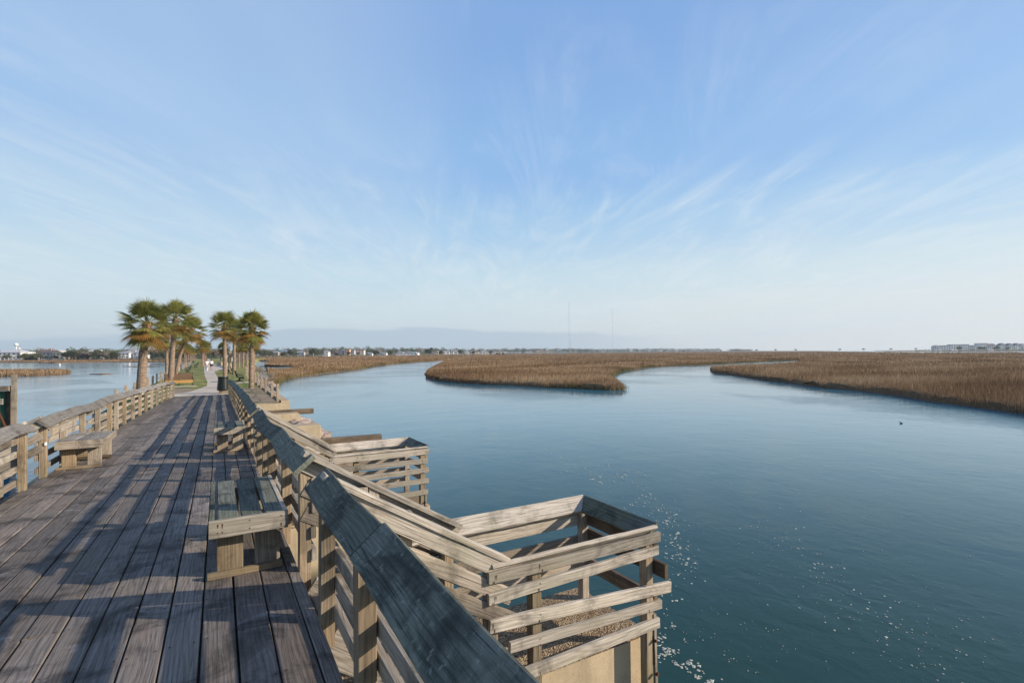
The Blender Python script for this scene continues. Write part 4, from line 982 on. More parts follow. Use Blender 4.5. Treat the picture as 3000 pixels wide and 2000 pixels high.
for sx in (-1, 1):
    m = MB(); m.tube([(sx*.045, .30, .48), (sx*.07, .29, .55)], [.03, .008], 6); m.build('ear', M_SHIRT, t, local=True)

# ------------------------------------------------------------------ green timber and sheet-metal dolphin at far left
t = thing('dock_structure', 'green-painted sheet metal and timber dock structure at the left edge in the water', 'dock', (-6, 23.5, -2))
mb = MB(); mb.board((-6, 23.46, -2.8), (-6, 23.46, 1.12), .13, .13, (0, 1, 0), seg=8); mb.build('tall_post', W_RAIL, t)
mb = MB(); mb.board((-6.07, 23.5, .66), (-8.6, 24.3, .66), .30, .16, (0, 0, 1), ch=.01); mb.build('cap_beam', W_POST, t)
mb = MB(); mb.board((-6.25, 23.35, .23), (-8.6, 24.1, .23), .05, .19, (0, 0, 1)); mb.build('cross_board', W_PALE, t)
for k in range(3):
    mb = MB(); x = -6.45-.8*k; y = 23.68+.25*k
    P = []
    mb.board((x-.0, y, -2.6), (x-.0, y, .56), .42, .06, (.3, .95, 0), ch=.02, seg=5); mb.build('sheet_panel', M_TEAL, t)
mb = MB(); mb.board((-6.2, 23.72, -2.6), (-6.2, 23.72, .56), .12, .1, (0, 1, 0)); mb.build('inner_post', W_DARK, t)
mb = MB(); mb.tube([(-6.42, 23.3, .12), (-6.04, 23.3, -1.0)], .045, 8); mb.build('brace', M_RUST, t)
for z in (-.7, -1.5):
    mb = MB(); mb.board((-6.1, 23.6, z), (-8.5, 24.3, z), .12, .14, (0, 0, 1)); mb.build('waler', W_DARK, t)

# ------------------------------------------------------------------ rocks
def rock_mesh(seed):
    random.seed(seed); bm = bmesh.new(); bmesh.ops.create_icosphere(bm, subdivisions=2, radius=1)
    for v in bm.verts:
        n_ = noise.noise(v.co*1.3+Vector((seed, 0, 0)))*.35+noise.noise(v.co*3+Vector((seed, 5, 0)))*.15; v.co *= 1+n_; v.co.z *= .65
    me = bpy.data.meshes.new('rock'); bm.to_mesh(me); bm.free(); me.materials.append(M_ROCK); return me
rocks = [rock_mesh(k) for k in range(4)]; random.seed(5)
def rock_pile(n, cx, cy, sx, sy, z0, slope, smin, smax, where):
    for k in range(n):
        o = bpy.data.objects.new('rock', rocks[k % 4]); col.objects.link(o); s = random.uniform(smin, smax)
        x = cx+random.uniform(-sx, sx); y = cy+random.uniform(-sy, sy)
        o.location = (x, y, z0-slope*(x-cx+sx)); o.scale = (s*random.uniform(.8, 1.3), s, s*.9); o.rotation_euler = (0, 0, random.random()*6)
        tag(o, where, 'rock', 'riprap rocks')
rock_pile(26, 3.75, 23.4, .75, 2.2, -1.35, .55, .22, .45, 'tan rounded rock heaped at the waterline between the concrete piers')
rock_pile(16, 3.6, 28, .7, 1.6, -1.3, .55, .22, .42, 'tan rounded rock heaped at the foot of the retaining wall corner')
rock_pile(46, 4.6, 74, 1.2, 13, -1.15, .35, .25, .6, 'pale pinkish riprap rock on the right bank beyond the rope fence')

# ------------------------------------------------------------------ trees
def crown_mesh(name, mat, seed, w, h, n, size, clumps=9, flat=1., z0=.3, mats=None):
    """leaf clumps spread through an uneven crown; w,h in metres, base of the crown at z0*h"""
    random.seed(seed); mb = MB(); C = []
    for k in range(clumps):
        a = random.random()*2*PI; r = math.sqrt(random.random())*w*.36
        C.append((Vector((r*math.cos(a), r*math.sin(a), h*(z0+(1-z0)*(.25+.6*random.random()*(1-.5*r/(w*.36)))))), random.uniform(.17, .30)*w))
    for k in range(n):
        c, rr = random.choice(C); d = Vector((random.gauss(0, 1), random.gauss(0, 1), random.gauss(0, 1)*flat)).normalized()*rr*random.uniform(.65, 1.05)
        p = c+Vector((d.x, d.y, d.z*.75)); s = size*random.uniform(.6, 1.3)
        a = Vector((random.gauss(0, 1), random.gauss(0, 1), random.gauss(0, 1))).normalized(); b = a.orthogonal().normalized()
        nz = a.cross(b); mb.quad(p-a*s, p-b*s*.6, p+a*s, p+b*s*.6+nz*s*.2)
    return mb
def trunk_mb(h, r, seed, limbs=5, spread=2.):
    random.seed(seed); mb = MB(); mb.tube([(0, 0, -.5), (.1, 0, h*.25), (.05, .1, h*.5)], [r, r*.8, r*.5], 8)
    for k in range(limbs):
        a = 2*PI*k/limbs+random.random(); z = h*random.uniform(.25, .45); e = spread*random.uniform(.6, 1.1)
        mb.tube([(.05, 0, z), (math.cos(a)*e*.5, math.sin(a)*e*.5, z+h*.18), (math.cos(a)*e, math.sin(a)*e, z+h*.38)], [r*.45, r*.3, r*.1], 6)
    return mb
kinds = []
for k, (nm, mt, w_, h_, n_, sz, cl) in enumerate((('oak', M_OAK, 13, 9.5, 2100, .5, 12), ('oak', M_OAK, 10, 8, 1700, .45, 9), ('pine', M_PINE, 7, 12.5, 1500, .42, 8), ('bare', M_BARE, 9, 9, 1500, .34, 10), ('shrub', M_OAK, 6, 4.2, 1100, .35, 7))):
    cm = crown_mesh('crown', mt, 40+k, w_, h_, n_, sz, cl, z0=.28 if nm != 'pine' else .5).mesh('crown', mt)
    tm = trunk_mb(h_, .35, 50+k, 5, w_*.25).mesh('trunk', M_BARK); kinds.append((cm, tm))
random.seed(9)
KN = ['broad dark green live oak', 'round green oak', 'tall dark pine', 'grey leafless tree', 'low green shrub']
def hz(x): return 1032+(1500-x)*.0085
def base_z(x, yb, D): return H-(yb-hz(x))*D/1500.
def tree(kind, x, D, s, label, z=-.95, grp='trees along the far shore'):
    p = far(x, D, z); t = thing('pine_tree' if kind == 2 else ('shrub' if kind == 4 else ('bare_tree' if kind == 3 else 'oak_tree')), label, 'shrub' if kind == 4 else 'tree', p, random.random()*6, grp); t.scale = (s, s, s*random.uniform(.9, 1.1))
    for nm, me in zip(('crown', 'trunk'), kinds[kind]): o = bpy.data.objects.new(nm, me); col.objects.link(o); o.parent = t
    return t
# the trees one can tell apart near the left houses, by photo column
near_left = [(70, 452, 1, .75, 'in front of the steps left of the brown-roofed house'), (22, 458, 4, 1.0, 'below the leftmost white-roofed house'), (112, 455, 4, 1.2, 'at the left corner of the brown-roofed house'), (133, 450, 4, .9, 'before the porch of the brown-roofed house'), (162, 452, 4, .8, 'before the yellow gable'),
    (196, 455, 1, .95, 'right of the yellow gable, the rounder of two'), (212, 452, 0, .8, 'right of the yellow gable, the broader of two'), (222, 462, 3, 1.0, 'behind the two oaks right of the yellow gable'), (247, 468, 3, 1., 'above the small white cottage'), (254, 455, 4, .9, 'beside the small white cottage'),
    (288, 452, 1, 1.05, 'right of the white metal-roofed house'), (303, 450, 3, .7, 'with pale stems at the marsh edge'), (318, 455, 4, 1.3, 'left of the big white house'), (336, 458, 1, .8, 'touching the left wing of the big white house'),
    (446, 458, 3, 1.15, 'right of the thick leaning palm trunk'), (460, 452, 1, .75, 'brownish, right of the thick leaning palm trunk'), (468, 462, 0, .9, 'behind the thin palm'), (492, 455, 3, .9, 'left of the tall straight palm'), (520, 452, 1, .8, 'right of the tall straight palm'), (545, 440, 0, .8, 'at the end of the left palm row'), (575, 430, 1, .8, 'over the distant walkers')]
for x, D, k, s, wh in near_left: tree(k, x, D, s, KN[k]+' '+wh)
mid = [(770, 600, 0, .95, 'left of the tan stilt house'), (790, 610, 1, 1.0, 'left of the tan stilt house, nearer it'), (752, 590, 0, 1., 'right beside the rightmost palm trunk'), (828, 600, 1, .85, 'right of the tan stilt house'), (848, 612, 0, .9, 'between the tan house and the wide white house'), (862, 640, 1, .9, 'left of the wide white house'), (922, 640, 0, 1., 'right of the wide white house'), (935, 650, 1, 1.05, 'left of the three-storey white house'),
    (975, 690, 3, .9, 'right of the three-storey white house'), (985, 640, 4, 1.1, 'low at the marsh edge before the grey block'), (1020, 700, 4, 1.2, 'before the orange block'), (1050, 720, 4, 1.2, 'before the orange and white block'), (1102, 760, 0, .8, 'between two white rows'), (1145, 770, 0, .7, 'left of the long low white building'), (1262, 800, 2, 1.1, 'standing clear, right of the green-roofed house'), (1255, 790, 1, 1.1, 'right of the long low white building'), (1350, 900, 0, .9, 'between the white townhouses'), (1437, 1000, 1, .9, 'between the last white townhouses'), (1290, 820, 4, 1.4, 'by the first white townhouses'), (1385, 900, 4, 1.3, 'before the white townhouses')]
for x, D, k, s, wh in mid: tree(k, x, D, s, KN[k]+' '+wh)
for x, D, k, s, wh in ((1456, 640, 1, .36, 'alone in the middle of the marsh before the last townhouses'), (1463, 640, 4, .5, 'beside the lone marsh tree, left one'), (1474, 640, 4, .55, 'beside the lone marsh tree, right one'), (1388, 620, 4, .45, 'low in the marsh left of the lone marsh tree'), (1328, 600, 4, .4, 'farthest left of the low marsh shrubs')): tree(k, x, D, s, 'small '+KN[k]+' '+wh, -1.6)
# massed woods behind, too many to tell apart
def woods(name, label, items):
    mb = MB()
    for (x, D, w_, h_, n_, sz, m, zz) in items:
        c = crown_mesh('c', None, random.randint(0, 99999), w_, h_, n_, sz, 8, z0=.1); p = far(x, D, zz); b = len(mb.v)
        mb.v += [v+p for v in c.v]
        for f, u, r in zip(c.f, c.uv, c.r): mb.face(tuple(i+b for i in f), u, r, m)
    tag(mb.build(name, [M_OAK, M_PINE, M_BARE]), label, kind='stuff')
random.seed(77); it = []
for x in range(-30, 640, 13): it.append((x+random.uniform(-5, 5), random.uniform(490, 540), 17, random.uniform(9, 11.8) if not 360 < x < 460 else 9.5, 420, .75, random.choice([0, 0, 0, 2, 1]), -1))
for x in range(-30, 640, 15): it.append((x+random.uniform(-5, 5), 475, 14, random.uniform(5, 7.5), 260, .7, random.choice([0, 0, 2]), -1))
for x in range(735, 1300, 9): D = float(np.interp(x, [740, 900, 1100, 1300], [640, 710, 860, 1080])); it.append((x+random.uniform(-4, 4), D+random.uniform(10, 50), D*.022, D*float(np.interp(x, [740, 800, 960, 1060, 1300], [.0185, .0185, .0200, .0180, .0130]))*random.uniform(.85, 1.1), 230, D*.0012, random.choice([0, 0, 1, 2]), -1))
for x in range(740, 1300, 12): D = float(np.interp(x, [740, 900, 1100, 1300], [620, 680, 830, 1050])); it.append((x+random.uniform(-4, 4), D, D*.02, D*.006, 120, D*.0011, random.choice([0, 0, 2]), -1))
for x in range(1290, 1720, 8): D = float(np.interp(x, [1290, 1500, 1720], [1080, 1450, 1900])); it.append((x+random.uniform(-3, 3), D+random.uniform(0, 60), D*.018, D*float(np.interp(x, [1290, 1500, 1720], [.0112, .0105, .0078]))*random.uniform(.85, 1.12), 170, D*.0011, random.choice([0, 0, 1, 2]), -1))
woods('woods', 'dense mixed woods behind the shore houses', it)
random.seed(78); it = []
for x in range(1700, 2110, 9): D = float(np.interp(x, [1700, 2110], [1900, 3300])); it.append((x+random.uniform(-3, 3), D, D*.02, D*float(np.interp(x, [1700, 2110], [.0066, .0030])), 110, D*.0012, 1, -1))
for x in (2140, 2147, 2154, 2161, 2168): it.append((x, 2300, 26, 9.5, 110, 2.2, 1, -1))
for x in (2180, 2188, 2197): it.append((x, 2300, 22, 7.5, 110, 2.0, 1, -1))
woods('woods', 'low far woods thinning out along the horizon', it)
random.seed(79); it = []
for k in range(34): y = random.uniform(150, 330); it.append((0, 0, 0, 0, 0, 0, 0, 0))
mb = MB()
for k in range(30):
    y = 155+k*6.5; x = 3.5+random.uniform(0, 3.5)+(y-150)*.02; c = crown_mesh('c', None, 900+k, 5.5, random.uniform(3.2, 5.5), 520, .13, 9, z0=.02); b = len(mb.v); p = Vector((x, y, LAND-.3))
    mb.v += [v+p for v in c.v]
    for f, u, r in zip(c.f, c.uv, c.r): mb.face(tuple(i+b for i in f), u, r, 0)
tag(mb.build('thicket', M_BARE), 'grey-brown leafless thicket beside the far end of the path', kind='stuff')
# brush on the right bank by the rope fence
mb = MB()
for k in range(18):
    y = 60+k*3.2; x = 3.9+random.uniform(-.2, 1.6)+(y-60)*.02; c = crown_mesh('c', None, 700+k, 1.5, random.uniform(.6, 1.5), 240, .05, 6, z0=.0); b = len(mb.v); p = Vector((x, y, LAND-.35))
    mb.v += [v+p for v in c.v]
    for f, u, r in zip(c.f, c.uv, c.r): mb.face(tuple(i+b for i in f), u, r, random.choice([0, 0, 1]))
tag(mb.build('bank_brush', [M_BARE, M_EDGE]), 'dry brush growing on the right bank beyond the fence', kind='stuff')
# pale bare tree
t = thing('bare_tree', 'pale-trunked leafless tree forking beside the path beyond the walkers', 'tree', (1.4, 150, LAND))
mb = MB(); random.seed(3)
def limb(mb, p, d, ln, r, dep):
    q = p+d*ln; mb.tube([p, p+d*ln*.5+Vector((random.uniform(-.05, .05), 0, 0))*ln, q], [r, r*.85, r*.7], 6, cap=False)
    if dep:
        for k in range(3 if dep > 1 else 2):
            nd = (d+Vector((random.gauss(0, .42), random.gauss(0, .42), random.uniform(0, .3)))).normalized(); limb(mb, q, nd, ln*.72, r*.6, dep-1)
limb(mb, Vector((0, 0, -.2)), Vector((.05, 0, 1)), 1.5, .16, 4); mb.build('branches', M_PALEBARK, t, local=True)
for x, y, h, wh in ((3.2, 175, 6.5, 'nearer the pale-trunked tree'), (.6, 200, 6.5, 'over the end of the path')):
    o = thing('bare_tree', 'grey leafless tree '+wh, 'tree', (x, y, LAND)); o.scale = (.62,)*3
    for nm, me in zip(('crown', 'trunk'), kinds[3]): c = bpy.data.objects.new(nm, me); col.objects.link(c); c.parent = o

# ------------------------------------------------------------------ houses
WCOL = {}
def hm(c):
    if c not in WCOL: WCOL[c] = plain('house_paint_%d' % len(WCOL), c, .75, .1, .4)
    return WCOL[c]
M_WIN = plain('dark_window_glass', (.10, .12, .15), .15, .1, 1)
def house(label, x0, x1, yt, yb, D, wall, roof, style='gable', floors=2, stilts=False, chimney=None, wide_wall=None, name='house', cat='house', grp='houses along the far shore', face=0):
    W_ = (x1-x0)*D/1500; z = base_z((x0+x1)/2, yb, D); Hh = (yb-yt)*D/1500; p = far((x0+x1)/2, D, z)
    t = thing(name, label, cat, p, -TH, grp); dp = max(7., W_*.6); rh = Hh*(.28 if style != 'flat' else .0); wh = Hh-rh; zb = -1.2; hw = W_/2
    z1 = wh*.30 if stilts else 0.
    mb = MB(); mb.box(-hw, hw, 0, dp, z1 if stilts else zb, wh)
    if stilts:
        for k in range(6): x = -hw+.4+(W_-.8)*k/5; mb.box(x-.25, x+.25, .2, .7, zb, z1); mb.box(x-.25, x+.25, dp-.7, dp-.2, zb, z1)
    if style == 'front_gable':
        b = len(mb.v); mb.v += [Vector((-hw, 0, wh)), Vector((hw, 0, wh)), Vector((0, 0, Hh*.98))]; mb.face((b, b+1, b+2), [(0, 0)]*3, .5)
    mb.build('wall', hm(wall), t, local=True)
    mb = MB(); e = .5
    if style == 'gable':
        for sgn, ya in ((1, -e), (-1, dp+e)):
            ym = dp/2; mb.quad((-hw-e, ya, wh-.1), (hw+e, ya, wh-.1), (hw+e, ym, Hh), (-hw-e, ym, Hh), .5); mb.quad((-hw-e, ya, wh-.35), (hw+e, ya, wh-.35), (hw+e, ym, Hh-.25), (-hw-e, ym, Hh-.25), .5)
        mb.tri((-hw, 0, wh-.1), (-hw, dp, wh-.1), (-hw, dp/2, Hh-.1)); mb.tri((hw, 0, wh-.1), (hw, dp, wh-.1), (hw, dp/2, Hh-.1))
    elif style == 'front_gable':
        for sx in (-1, 1):
            mb.quad((sx*(hw+e), -e, wh-.2), (0, -e, Hh), (0, dp, Hh), (sx*(hw+e), dp, wh-.2), .5); mb.quad((sx*(hw+e), -e, wh-.5), (0, -e, Hh-.3), (0, dp, Hh-.3), (sx*(hw+e), dp, wh-.5), .5)
            mb.quad((sx*(hw+e), -e, wh-.5), (0, -e, Hh-.3), (0, -e, Hh), (sx*(hw+e), -e, wh-.2), .5)
    elif style == 'hip':
        q = min(hw*.6, dp*.5); A = [(-hw-e, -e, wh), (hw+e, -e, wh), (hw+e, dp+e, wh), (-hw-e, dp+e, wh)]; r1, r2 = (-hw+q, dp/2, Hh), (hw-q, dp/2, Hh)
        mb.quad(A[0], A[1], r2, r1, .5); mb.quad(A[2], A[3], r1, r2, .5); mb.tri(A[3], A[0], r1, .5); mb.tri(A[1], A[2], r2, .5); mb.quad(A[3], A[2], A[1], A[0], .5)
    else: mb.box(-hw-.2, hw+.2, -.2, dp+.2, wh-.02, wh+.5)
    rf = mb.build('roof', hm(roof), t, local=True)
    if chimney is not None:
        mb = MB(); mb.box(chimney*hw-.6, chimney*hw+.6, dp*.4, dp*.4+1.2, wh, Hh+1.3); mb.build('chimney', hm((.48, .24, .14)), rf, local=True)
    fl = floors; nwx = max(2, min(6, int(W_/3.2)))
    for f_ in range(fl):
        zc_ = z1+(wh-z1)*(f_+.55)/fl
        for k in range(nwx):
            x = -hw+W_*(k+.5)/nwx; hw2 = min(.75, W_/nwx*.3); hh2 = (wh-z1)/fl*.27
            mb = MB(); mb.box(x-hw2, x+hw2, -.06, .05, zc_-hh2, zc_+hh2); mb.build('window', M_WIN, t, local=True)
    if style in ('gable', 'hip') and not stilts:
        mb = MB(); mb.box(-hw*.6, hw*.6, -2.2, -.07, wh*.48, wh*.54)
        for k in range(5): x = -hw*.6+hw*1.2*k/4; mb.box(x-.12, x+.12, -2.2, -1.95, zb, wh*.48-.01)
        mb.build('porch', hm((.75, .73, .70)), t, local=True)
    return t
WH = (.74, .72, .68); CR = (.68, .58, .42); GY = (.42, .44, .47); BG = (.50, .52, .56); TN = (.50, .38, .28); ORG = (.55, .26, .14)
RG = (.34, .34, .36); RB = (.17, .12, .12); RT = (.30, .36, .38); RL = (.55, .55, .55)
house('leftmost low house with pale grey roof and wide white porch', -20, 60, 1024, 1052.5, 470, WH, RL, 'hip')
house('small white house beside outdoor steps, second from the left edge', 82, 104, 1035, 1050, 478, WH, RL, 'hip')
house('house with brown roof and brick chimney', 112, 158, 1025.5, 1052.5, 465, GY, RB, 'gable', 2, False, .1)
house('pale yellow house showing its gable, joined to the brown-roofed one', 154, 186, 1025.5, 1052.5, 462, CR, (.55, .5, .45), 'front_gable')
house('small white cottage half hidden by oaks', 232, 250, 1036, 1051, 474, WH, RL, 'front_gable', 1)
house('white house with pale metal roof behind trees', 258, 290, 1023, 1049, 484, (.6, .62, .66), RL, 'gable')
house('big bright white house with hip roofs left of the thick palm', 345, 378, 1028, 1050, 462, (.85, .83, .80), RG, 'hip')
house('right wing of the big white house by the palm trunk', 390, 424, 1027, 1050, 464, (.85, .83, .80), RG, 'hip', name='house_wing', cat='house wing')
house('raised middle block of the big white house', 366, 396, 1022.5, 1050, 468, (.85, .83, .80), RG, 'hip', 3, name='house_block', cat='house block')
M_ = dict()
mids = [('tan stilt house by itself at the marsh edge', 796, 815, 1028.5, 1043.5, 620, TN, RT, 'hip', 2, True), ('grey house with blue roof among trees', 820, 839, 1025, 1036, 660, (.6, .6, .62), (.25, .33, .45), 'hip', 2, False),
    ('left half of the wide white house with grey roof', 870, 892, 1028, 1042, 650, WH, RG, 'gable', 2, True), ('right half of the wide white house, cream with orange stilts', 891, 913, 1029, 1042, 652, CR, (.5, .35, .25), 'flat', 2, True),
    ('three-storey bright white house standing alone', 943, 962, 1027, 1042, 660, (.85, .84, .82), RG, 'hip', 3, False), ('square grey-purple block among trees', 992, 1003, 1024.5, 1036, 740, (.36, .34, .40), RG, 'flat', 3, False),
    ('orange and cream square block', 1008, 1024, 1024, 1037, 740, (.62, .42, .30), ORG, 'flat', 3, False), ('narrow pale grey block', 1031, 1038, 1026, 1036, 745, BG, RG, 'flat', 3, False),
    ('long orange and white block', 1041, 1066, 1026.5, 1037, 750, (.72, .60, .52), ORG, 'flat', 3, False), ('small white gabled house right of the long orange block', 1072, 1080, 1032, 1040.5, 770, WH, RG, 'front_gable', 2, False),
    ('second white gabled house right of the long orange block', 1081, 1090, 1033, 1040.5, 770, WH, RG, 'gable', 2, False), ('white row house between two oaks, left', 1108, 1119, 1031, 1040, 790, WH, RG, 'front_gable', 2, False), ('white row house between two oaks, right', 1120, 1132, 1031.5, 1040, 790, WH, RT, 'gable', 2, False),
    ('long low bright white building at the marsh edge', 1160, 1222, 1035, 1039.5, 800, (.85, .85, .83), (.8, .8, .8), 'flat', 1, False), ('white gabled house over the long low building', 1190, 1204, 1028, 1038, 830, WH, RT, 'front_gable', 2, False), ('green-roofed house over the long low building', 1206, 1220, 1030, 1038, 830, WH, (.25, .42, .36), 'gable', 2, False),
    ('white house peeping out left of the lone tall pine', 1164, 1182, 1030, 1038, 850, WH, RG, 'gable', 2, False)]
for lb, a, b, c, d, D, wl, rf, st, fl, sl in mids: house(lb, a, b, c, d, D, wl, rf, st, fl, sl)
town = [(1275, 1284), (1298, 1306), (1307, 1316), (1318, 1329), (1331, 1341), (1362, 1371), (1372, 1381), (1386, 1394), (1395, 1402), (1405, 1413), (1414, 1423), (1424, 1432), (1442, 1451), (1452, 1460), (1463, 1470), (1471, 1478)]
order = ['first', 'second', 'third', 'fourth', 'fifth', 'sixth', 'seventh', 'eighth', 'ninth', 'tenth', 'eleventh', 'twelfth', 'thirteenth', 'fourteenth', 'fifteenth', 'last']
for k, (a, b) in enumerate(town):
    D = np.interp(a, [1275, 1478], [930, 1180]); house(f'white shore townhouse, {order[k]} in the row counted from the left', a, b, 1026+random.uniform(-.8, 1.6), 1036.3-(a-1275)*.006, float(D), random.choice([WH, CR, WH, (.62, .6, .56)]), random.choice([RG, RT, RB]), ['front_gable', 'gable', 'hip'][k % 3], 3, grp='white townhouses along the shore')
for k, (a, b, c, d, wl, lb) in enumerate(((1548, 1560, 1025, 1033.4, WH, 'small white gabled house left of the cream condominiums'), (1569, 1582, 1021.5, 1034, CR, 'left cream condominium block, tallest on the shore'), (1583, 1596, 1023, 1034, CR, 'cream condominium block second from the left'), (1598, 1608, 1023.5, 1034, CR, 'cream condominium block third from the left'), (1609, 1620, 1023, 1034, CR, 'right cream condominium block'), (1630, 1641, 1023.5, 1033.4, GY, 'left grey-green condominium block'), (1643, 1655, 1024, 1033.4, (.4, .48, .48), 'right grey-green condominium block'), (1766, 1772, 1026.5, 1031, WH, 'small white building in the low far woods'))):
    house(lb, a, b, c, d, 1320, wl, [RG, RB, RT][k % 3], 'front_gable' if k % 2 == 0 else 'hip', 4 if k else 2, name='condominium' if 0 < k < 7 else 'house', cat='condominium' if 0 < k < 7 else 'house', grp='shore condominiums in the middle distance')
rights = [(2738, 2757, 1010.5, 'hip', 'left end of the beach island row, hip-roofed'), (2758, 2771, 1012.5, 'flat', 'low flat, second in the beach island row'), (2772, 2785, 1012, 'flat', 'low flat, third in the beach island row'), (2786, 2808, 1009.5, 'flat', 'square tall, fourth in the beach island row'), (2815, 2840, 1009, 'flat', 'square tall, fifth in the beach island row'), (2841, 2850, 1012, 'flat', 'narrow low, right of the fifth block'), (2850, 2864, 1010.5, 'hip', 'hip-roofed, left of the trees'),
    (2868, 2893, 1006, 'flat', 'left part of the biggest beach building'), (2893, 2917, 1006, 'gable', 'right part of the biggest beach building, dark purple roof'), (2929, 2948, 1005, 'front_gable', 'tall gabled, first right of the biggest beach building'), (2952, 2970, 1005.5, 'front_gable', 'tall gabled, second right of the biggest beach building'), (2974, 2990, 1005, 'front_gable', 'tall gabled, third right of the biggest beach building'), (2993, 3010, 1005.5, 'hip', 'cut by the right edge of the picture')]
for a, b, c, st, lb in rights:
    house('pale grey-blue condominium, '+lb, a, b, c, 1025, 850, random.choice([(.58, .63, .70), (.64, .68, .73), (.72, .74, .76)]), (.16, .13, .17) if 'biggest' in lb else random.choice([(.25, .25, .28), (.30, .26, .28)]), st, 4, name='condominium', cat='condominium', grp='beach island condominiums')  # walls made paler: distance haze painted into their colours
for x, D, k, s in ((2873, 835, 1, .8), (2882, 835, 4, 1.2), (2921, 840, 1, .85), (2912, 838, 4, 1.), (2810, 845, 4, 1.3), (2952, 850, 4, 1.2)):
    tree(k, x, D, s, KN[k]+{2873: ' before the biggest beach building, left one', 2882: ' before the biggest beach building, right one', 2921: ' between the biggest building and the tall gables', 2912: ' at the right foot of the biggest beach building', 2810: ' between the fourth and fifth beach blocks', 2952: ' between the first two tall gables'}[x], grp='trees on the beach island')
# pale boats or cars along the beach island shore: low white specks
for k, x in enumerate((2712, 2722, 2741, 2753, 2790, 2800, 2897, 2905)):
    p = far(x, 800, -.9); t = thing('moored_boat', 'tiny white boat at the beach island shore, '+order[k]+' from the left', 'boat', p, -TH, 'boats moored at the beach island')
    mb = MB(); L_ = 3.4; P = [(-L_, 0), (-L_*.6, -.9), (L_*.6, -.9), (L_, 0), (L_*.6, .9), (-L_*.6, .9)]; n0 = len(P)
    for z_, s_ in ((-.6, .8), (.9, 1.)): mb.v += [Vector((a*s_, b*s_, z_)) for a, b in P]
    for i in range(n0): j = (i+1) % n0; mb.face((i, j, j+n0, i+n0), [(0, 0)]*4, .5)
    mb.face(tuple(range(n0, 2*n0)), [(0, 0)]*n0, .5); mb.build('hull', M_WHITE, t, local=True)
    mb = MB(); mb.box(-1., 1.2, -.6, .6, .91, 2.2); mb.build('cabin', M_WHITE, t, local=True)
# shrub clumps far out on the horizon
for k, x in enumerate((1946, 2003, 2058, 2111, 2216, 2272, 2331, 2460, 2530, 2610, 2683)):
    tree(4, x, 1300, 1.05, 'dark shrub clump alone on the horizon, '+order[k]+' from the left', -.2, 'shrub clumps on the horizon')

# ------------------------------------------------------------------ masts and water towers
M_MAST = plain('mast_steel', (.50, .52, .55), .6, .1, 1)
def mast(label, x, yt, yb, D, guys=True, wd=.9):
    z0 = -1.; zt = H+(hz(x)-yt)*D/1500.; p = far(x, D, z0); hgt = zt-z0; t = thing('radio_mast', label, 'mast', p, 0, 'radio masts'); mb = MB()
    for k in range(3): a = 2*PI*k/3; mb.tube([(wd*math.cos(a), wd*math.sin(a), 0), (wd*math.cos(a), wd*math.sin(a), hgt)], .10, 4)
    n_ = int(hgt/4)
    for k in range(n_):
        for q in range(3):
            a = 2*PI*q/3; b = 2*PI*(q+1)/3; mb.tube([(wd*math.cos(a), wd*math.sin(a), hgt*k/n_), (wd*math.cos(b), wd*math.sin(b), hgt*(k+1)/n_)], .07, 3, cap=False)
    mb.build('lattice', M_MAST, t, local=True); return t
mast('taller thin radio mast rising over the far woods', 1668, 882, 1028, 1500)
mast('second thin radio mast, right of the taller one', 1795, 903, 1028, 1700, wd=.75)
mast('short stubby mast beside the foot of the taller mast', 1672.5, 999, 1028, 1450, wd=.9)
mast('faint short mast above the cream condominiums', 1556, 1012, 1030, 1400, wd=.5)
for x, y, r, D, lb in ((47, 1009, 5.2, 640, 'white water tower ball rising over the left treetops'), (56, 1021.5, 3.4, 560, 'smaller white tank among the left treetops')):
    p = far(x, D, -1); zt = H+(hz(x)-y)*D/1500.; rr = r*D/1500; t = thing('water_tower', lb, 'water tower', p)
    bm = bmesh.new(); bmesh.ops.create_uvsphere(bm, u_segments=20, v_segments=12, radius=rr)
    for v in bm.verts: v.co.z = v.co.z*.85+zt+1
    me = bpy.data.meshes.new('tank'); bm.to_mesh(me); bm.free(); me.materials.append(M_WHITE); o = bpy.data.objects.new('tank', me); col.objects.link(o); o.parent = t
    mb = MB(); mb.tube([(0, 0, 0), (0, 0, zt+1-rr*.7)], [rr*.35, rr*.22], 12); mb.build('stem', M_WHITE, t, local=True)
t = thing('buoy', 'small white buoy floating on the left water', 'buoy', at(175, 1069, WATER)); t.scale = (.7, .7, .6); mb = MB()
mb.tube([(0, 0, -.2), (0, 0, .15), (0, 0, .5), (0, 0, .85), (0, 0, .95)], [.25, .42, .5, .35, .1], 12); mb.build('float', M_WHITE, t, local=True)
DUCK = t = thing('duck', 'dark duck floating alone on the creek at the right', 'duck', at(2640, 1240, WATER), 1.2)
skin('body', [(-.22, 0, .07), (-.10, 0, .05), (.08, 0, .06), (.16, 0, .13), (.19, 0, .2), (.26, 0, .2)], [(0, 1), (1, 2), (2, 3), (3, 4), (4, 5)], [.035, .10, .10, .04, .045, .015], M_HAIR, t)
DUCK.scale = (.4, .4, .4)

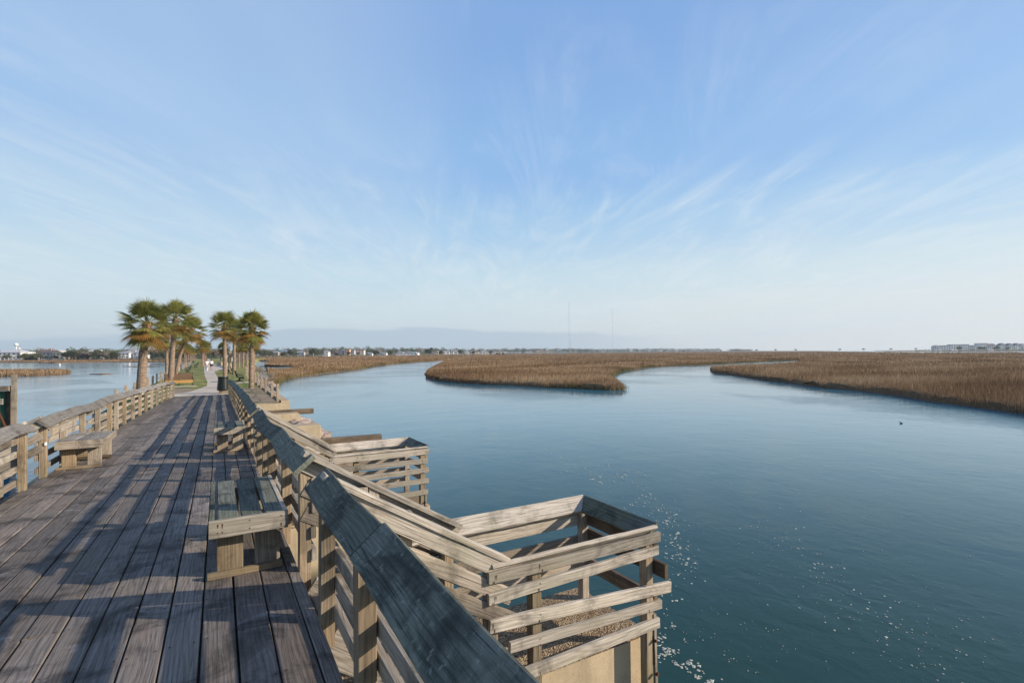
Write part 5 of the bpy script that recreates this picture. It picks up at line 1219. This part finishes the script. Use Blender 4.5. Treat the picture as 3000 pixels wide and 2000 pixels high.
# ------------------------------------------------------------------ foam flecks drifting on the creek
random.seed(31); mb = MB(); FP = lambda x, y: (1500+x/1.568, 1250+y/1.568)
def fleck(x, y, s):
    p = at(x, y, WATER); n_ = random.randint(7, 10); z = WATER+.012; pts = []; st = random.uniform(.5, 1.); an = random.random()*PI
    for k in range(n_):
        a = 2*PI*k/n_; r = s*random.uniform(.45, 1.1); u_, v_ = r*math.cos(a), r*math.sin(a)*st
        pts.append((p.x+u_*math.cos(an)-v_*math.sin(an), p.y+u_*math.sin(an)+v_*math.cos(an)))
    b = len(mb.v); mb.v += [Vector((a, c, z-.01)) for a, c in pts]+[Vector((p.x+(a-p.x)*.7, p.y+(c-p.y)*.7, z-.004)) for a, c in pts]
    mb.face(tuple(range(b+n_, b+2*n_)), [(0, 0)]*n_, .5)
    for k in range(n_): j = (k+1) % n_; mb.face((b+k, b+j, b+n_+j, b+n_+k), [(0, 0)]*4, .5)
def stream(pts, n, spread, s0, s1, bias=1.):
    P = [FP(*q) for q in pts]
    for k in range(n):
        t = random.random()**bias*(len(P)-1); i = min(int(t), len(P)-2); f = t-i; x = P[i][0]+(P[i+1][0]-P[i][0])*f+random.gauss(0, spread); y = P[i][1]+(P[i+1][1]-P[i][1])*f+random.gauss(0, spread*.6)
        s = random.uniform(s0, s1)*random.choice([.35, .5, .7, 1])
        fleck(x, y, s)
        if s > .04:
            for q in range(random.randint(1, 3)): fleck(x+random.gauss(0, 6), y+random.gauss(0, 3), s*.7)
stream([(140, 100), (300, 180), (460, 215), (560, 240)], 40, 28, .03, .06)
stream([(400, 230), (600, 310), (660, 370), (720, 440), (770, 520), (780, 600), (800, 660)], 150, 26, .018, .045)
stream([(540, 330), (660, 380), (720, 470)], 40, 26, .02, .042)
stream([(780, 640), (700, 780), (720, 920), (690, 1010), (700, 1080)], 50, 16, .015, .045)
stream([(700, 1000), (760, 1080), (830, 1110), (890, 1160)], 46, 15, .025, .055)
stream([(770, 930), (860, 990), (1000, 1050), (1080, 1100)], 26, 30, .008, .022)
stream([(1180, 420), (1250, 540), (1380, 650), (1480, 720), (1600, 830), (1720, 930), (1850, 1030), (2000, 1100)], 190, 55, .010, .034)
stream([(1330, 260), (1500, 300), (1700, 500), (1900, 800), (2100, 980), (2300, 1060)], 90, 95, .006, .02)
stream([(860, 350), (950, 700), (1050, 950), (1300, 1100)], 60, 80, .006, .02)
tag(mb.build('sea_foam', M_FOAM), 'white foam flecks drifting in streaks on the dark water', kind='stuff')
# short lawn blades near the walkway
random.seed(2)
blades('lawn_grass', [], None, [], M_LAWNB, 'short lawn grass along the causeway')if False else None

# ------------------------------------------------------------------ the air between here and the far shore
mb = MB(); mb.box(-4350, 4350, -850, 4350, -4.2, 165.)
o = mb.build('haze', None) if False else None
me = bpy.data.meshes.new('haze'); me.from_pydata([tuple(v) for v in mb.v], [], mb.f); me.update()
hzm = bpy.data.materials.new('haze'); hzm.use_nodes = True; t_ = hzm.node_tree; t_.nodes.clear()
vo_ = t_.nodes.new('ShaderNodeVolumePrincipled'); vo_.inputs['Color'].default_value = (.80, .88, .96, 1); vo_.inputs['Density'].default_value = .00013; vo_.inputs['Anisotropy'].default_value = .2
t_.links.new(vo_.outputs[0], t_.nodes.new('ShaderNodeOutputMaterial').inputs['Volume']); me.materials.append(hzm)
o = bpy.data.objects.new('haze', me); col.objects.link(o); tag(o, 'thin pale haze lying over the water and far shore', kind='stuff')
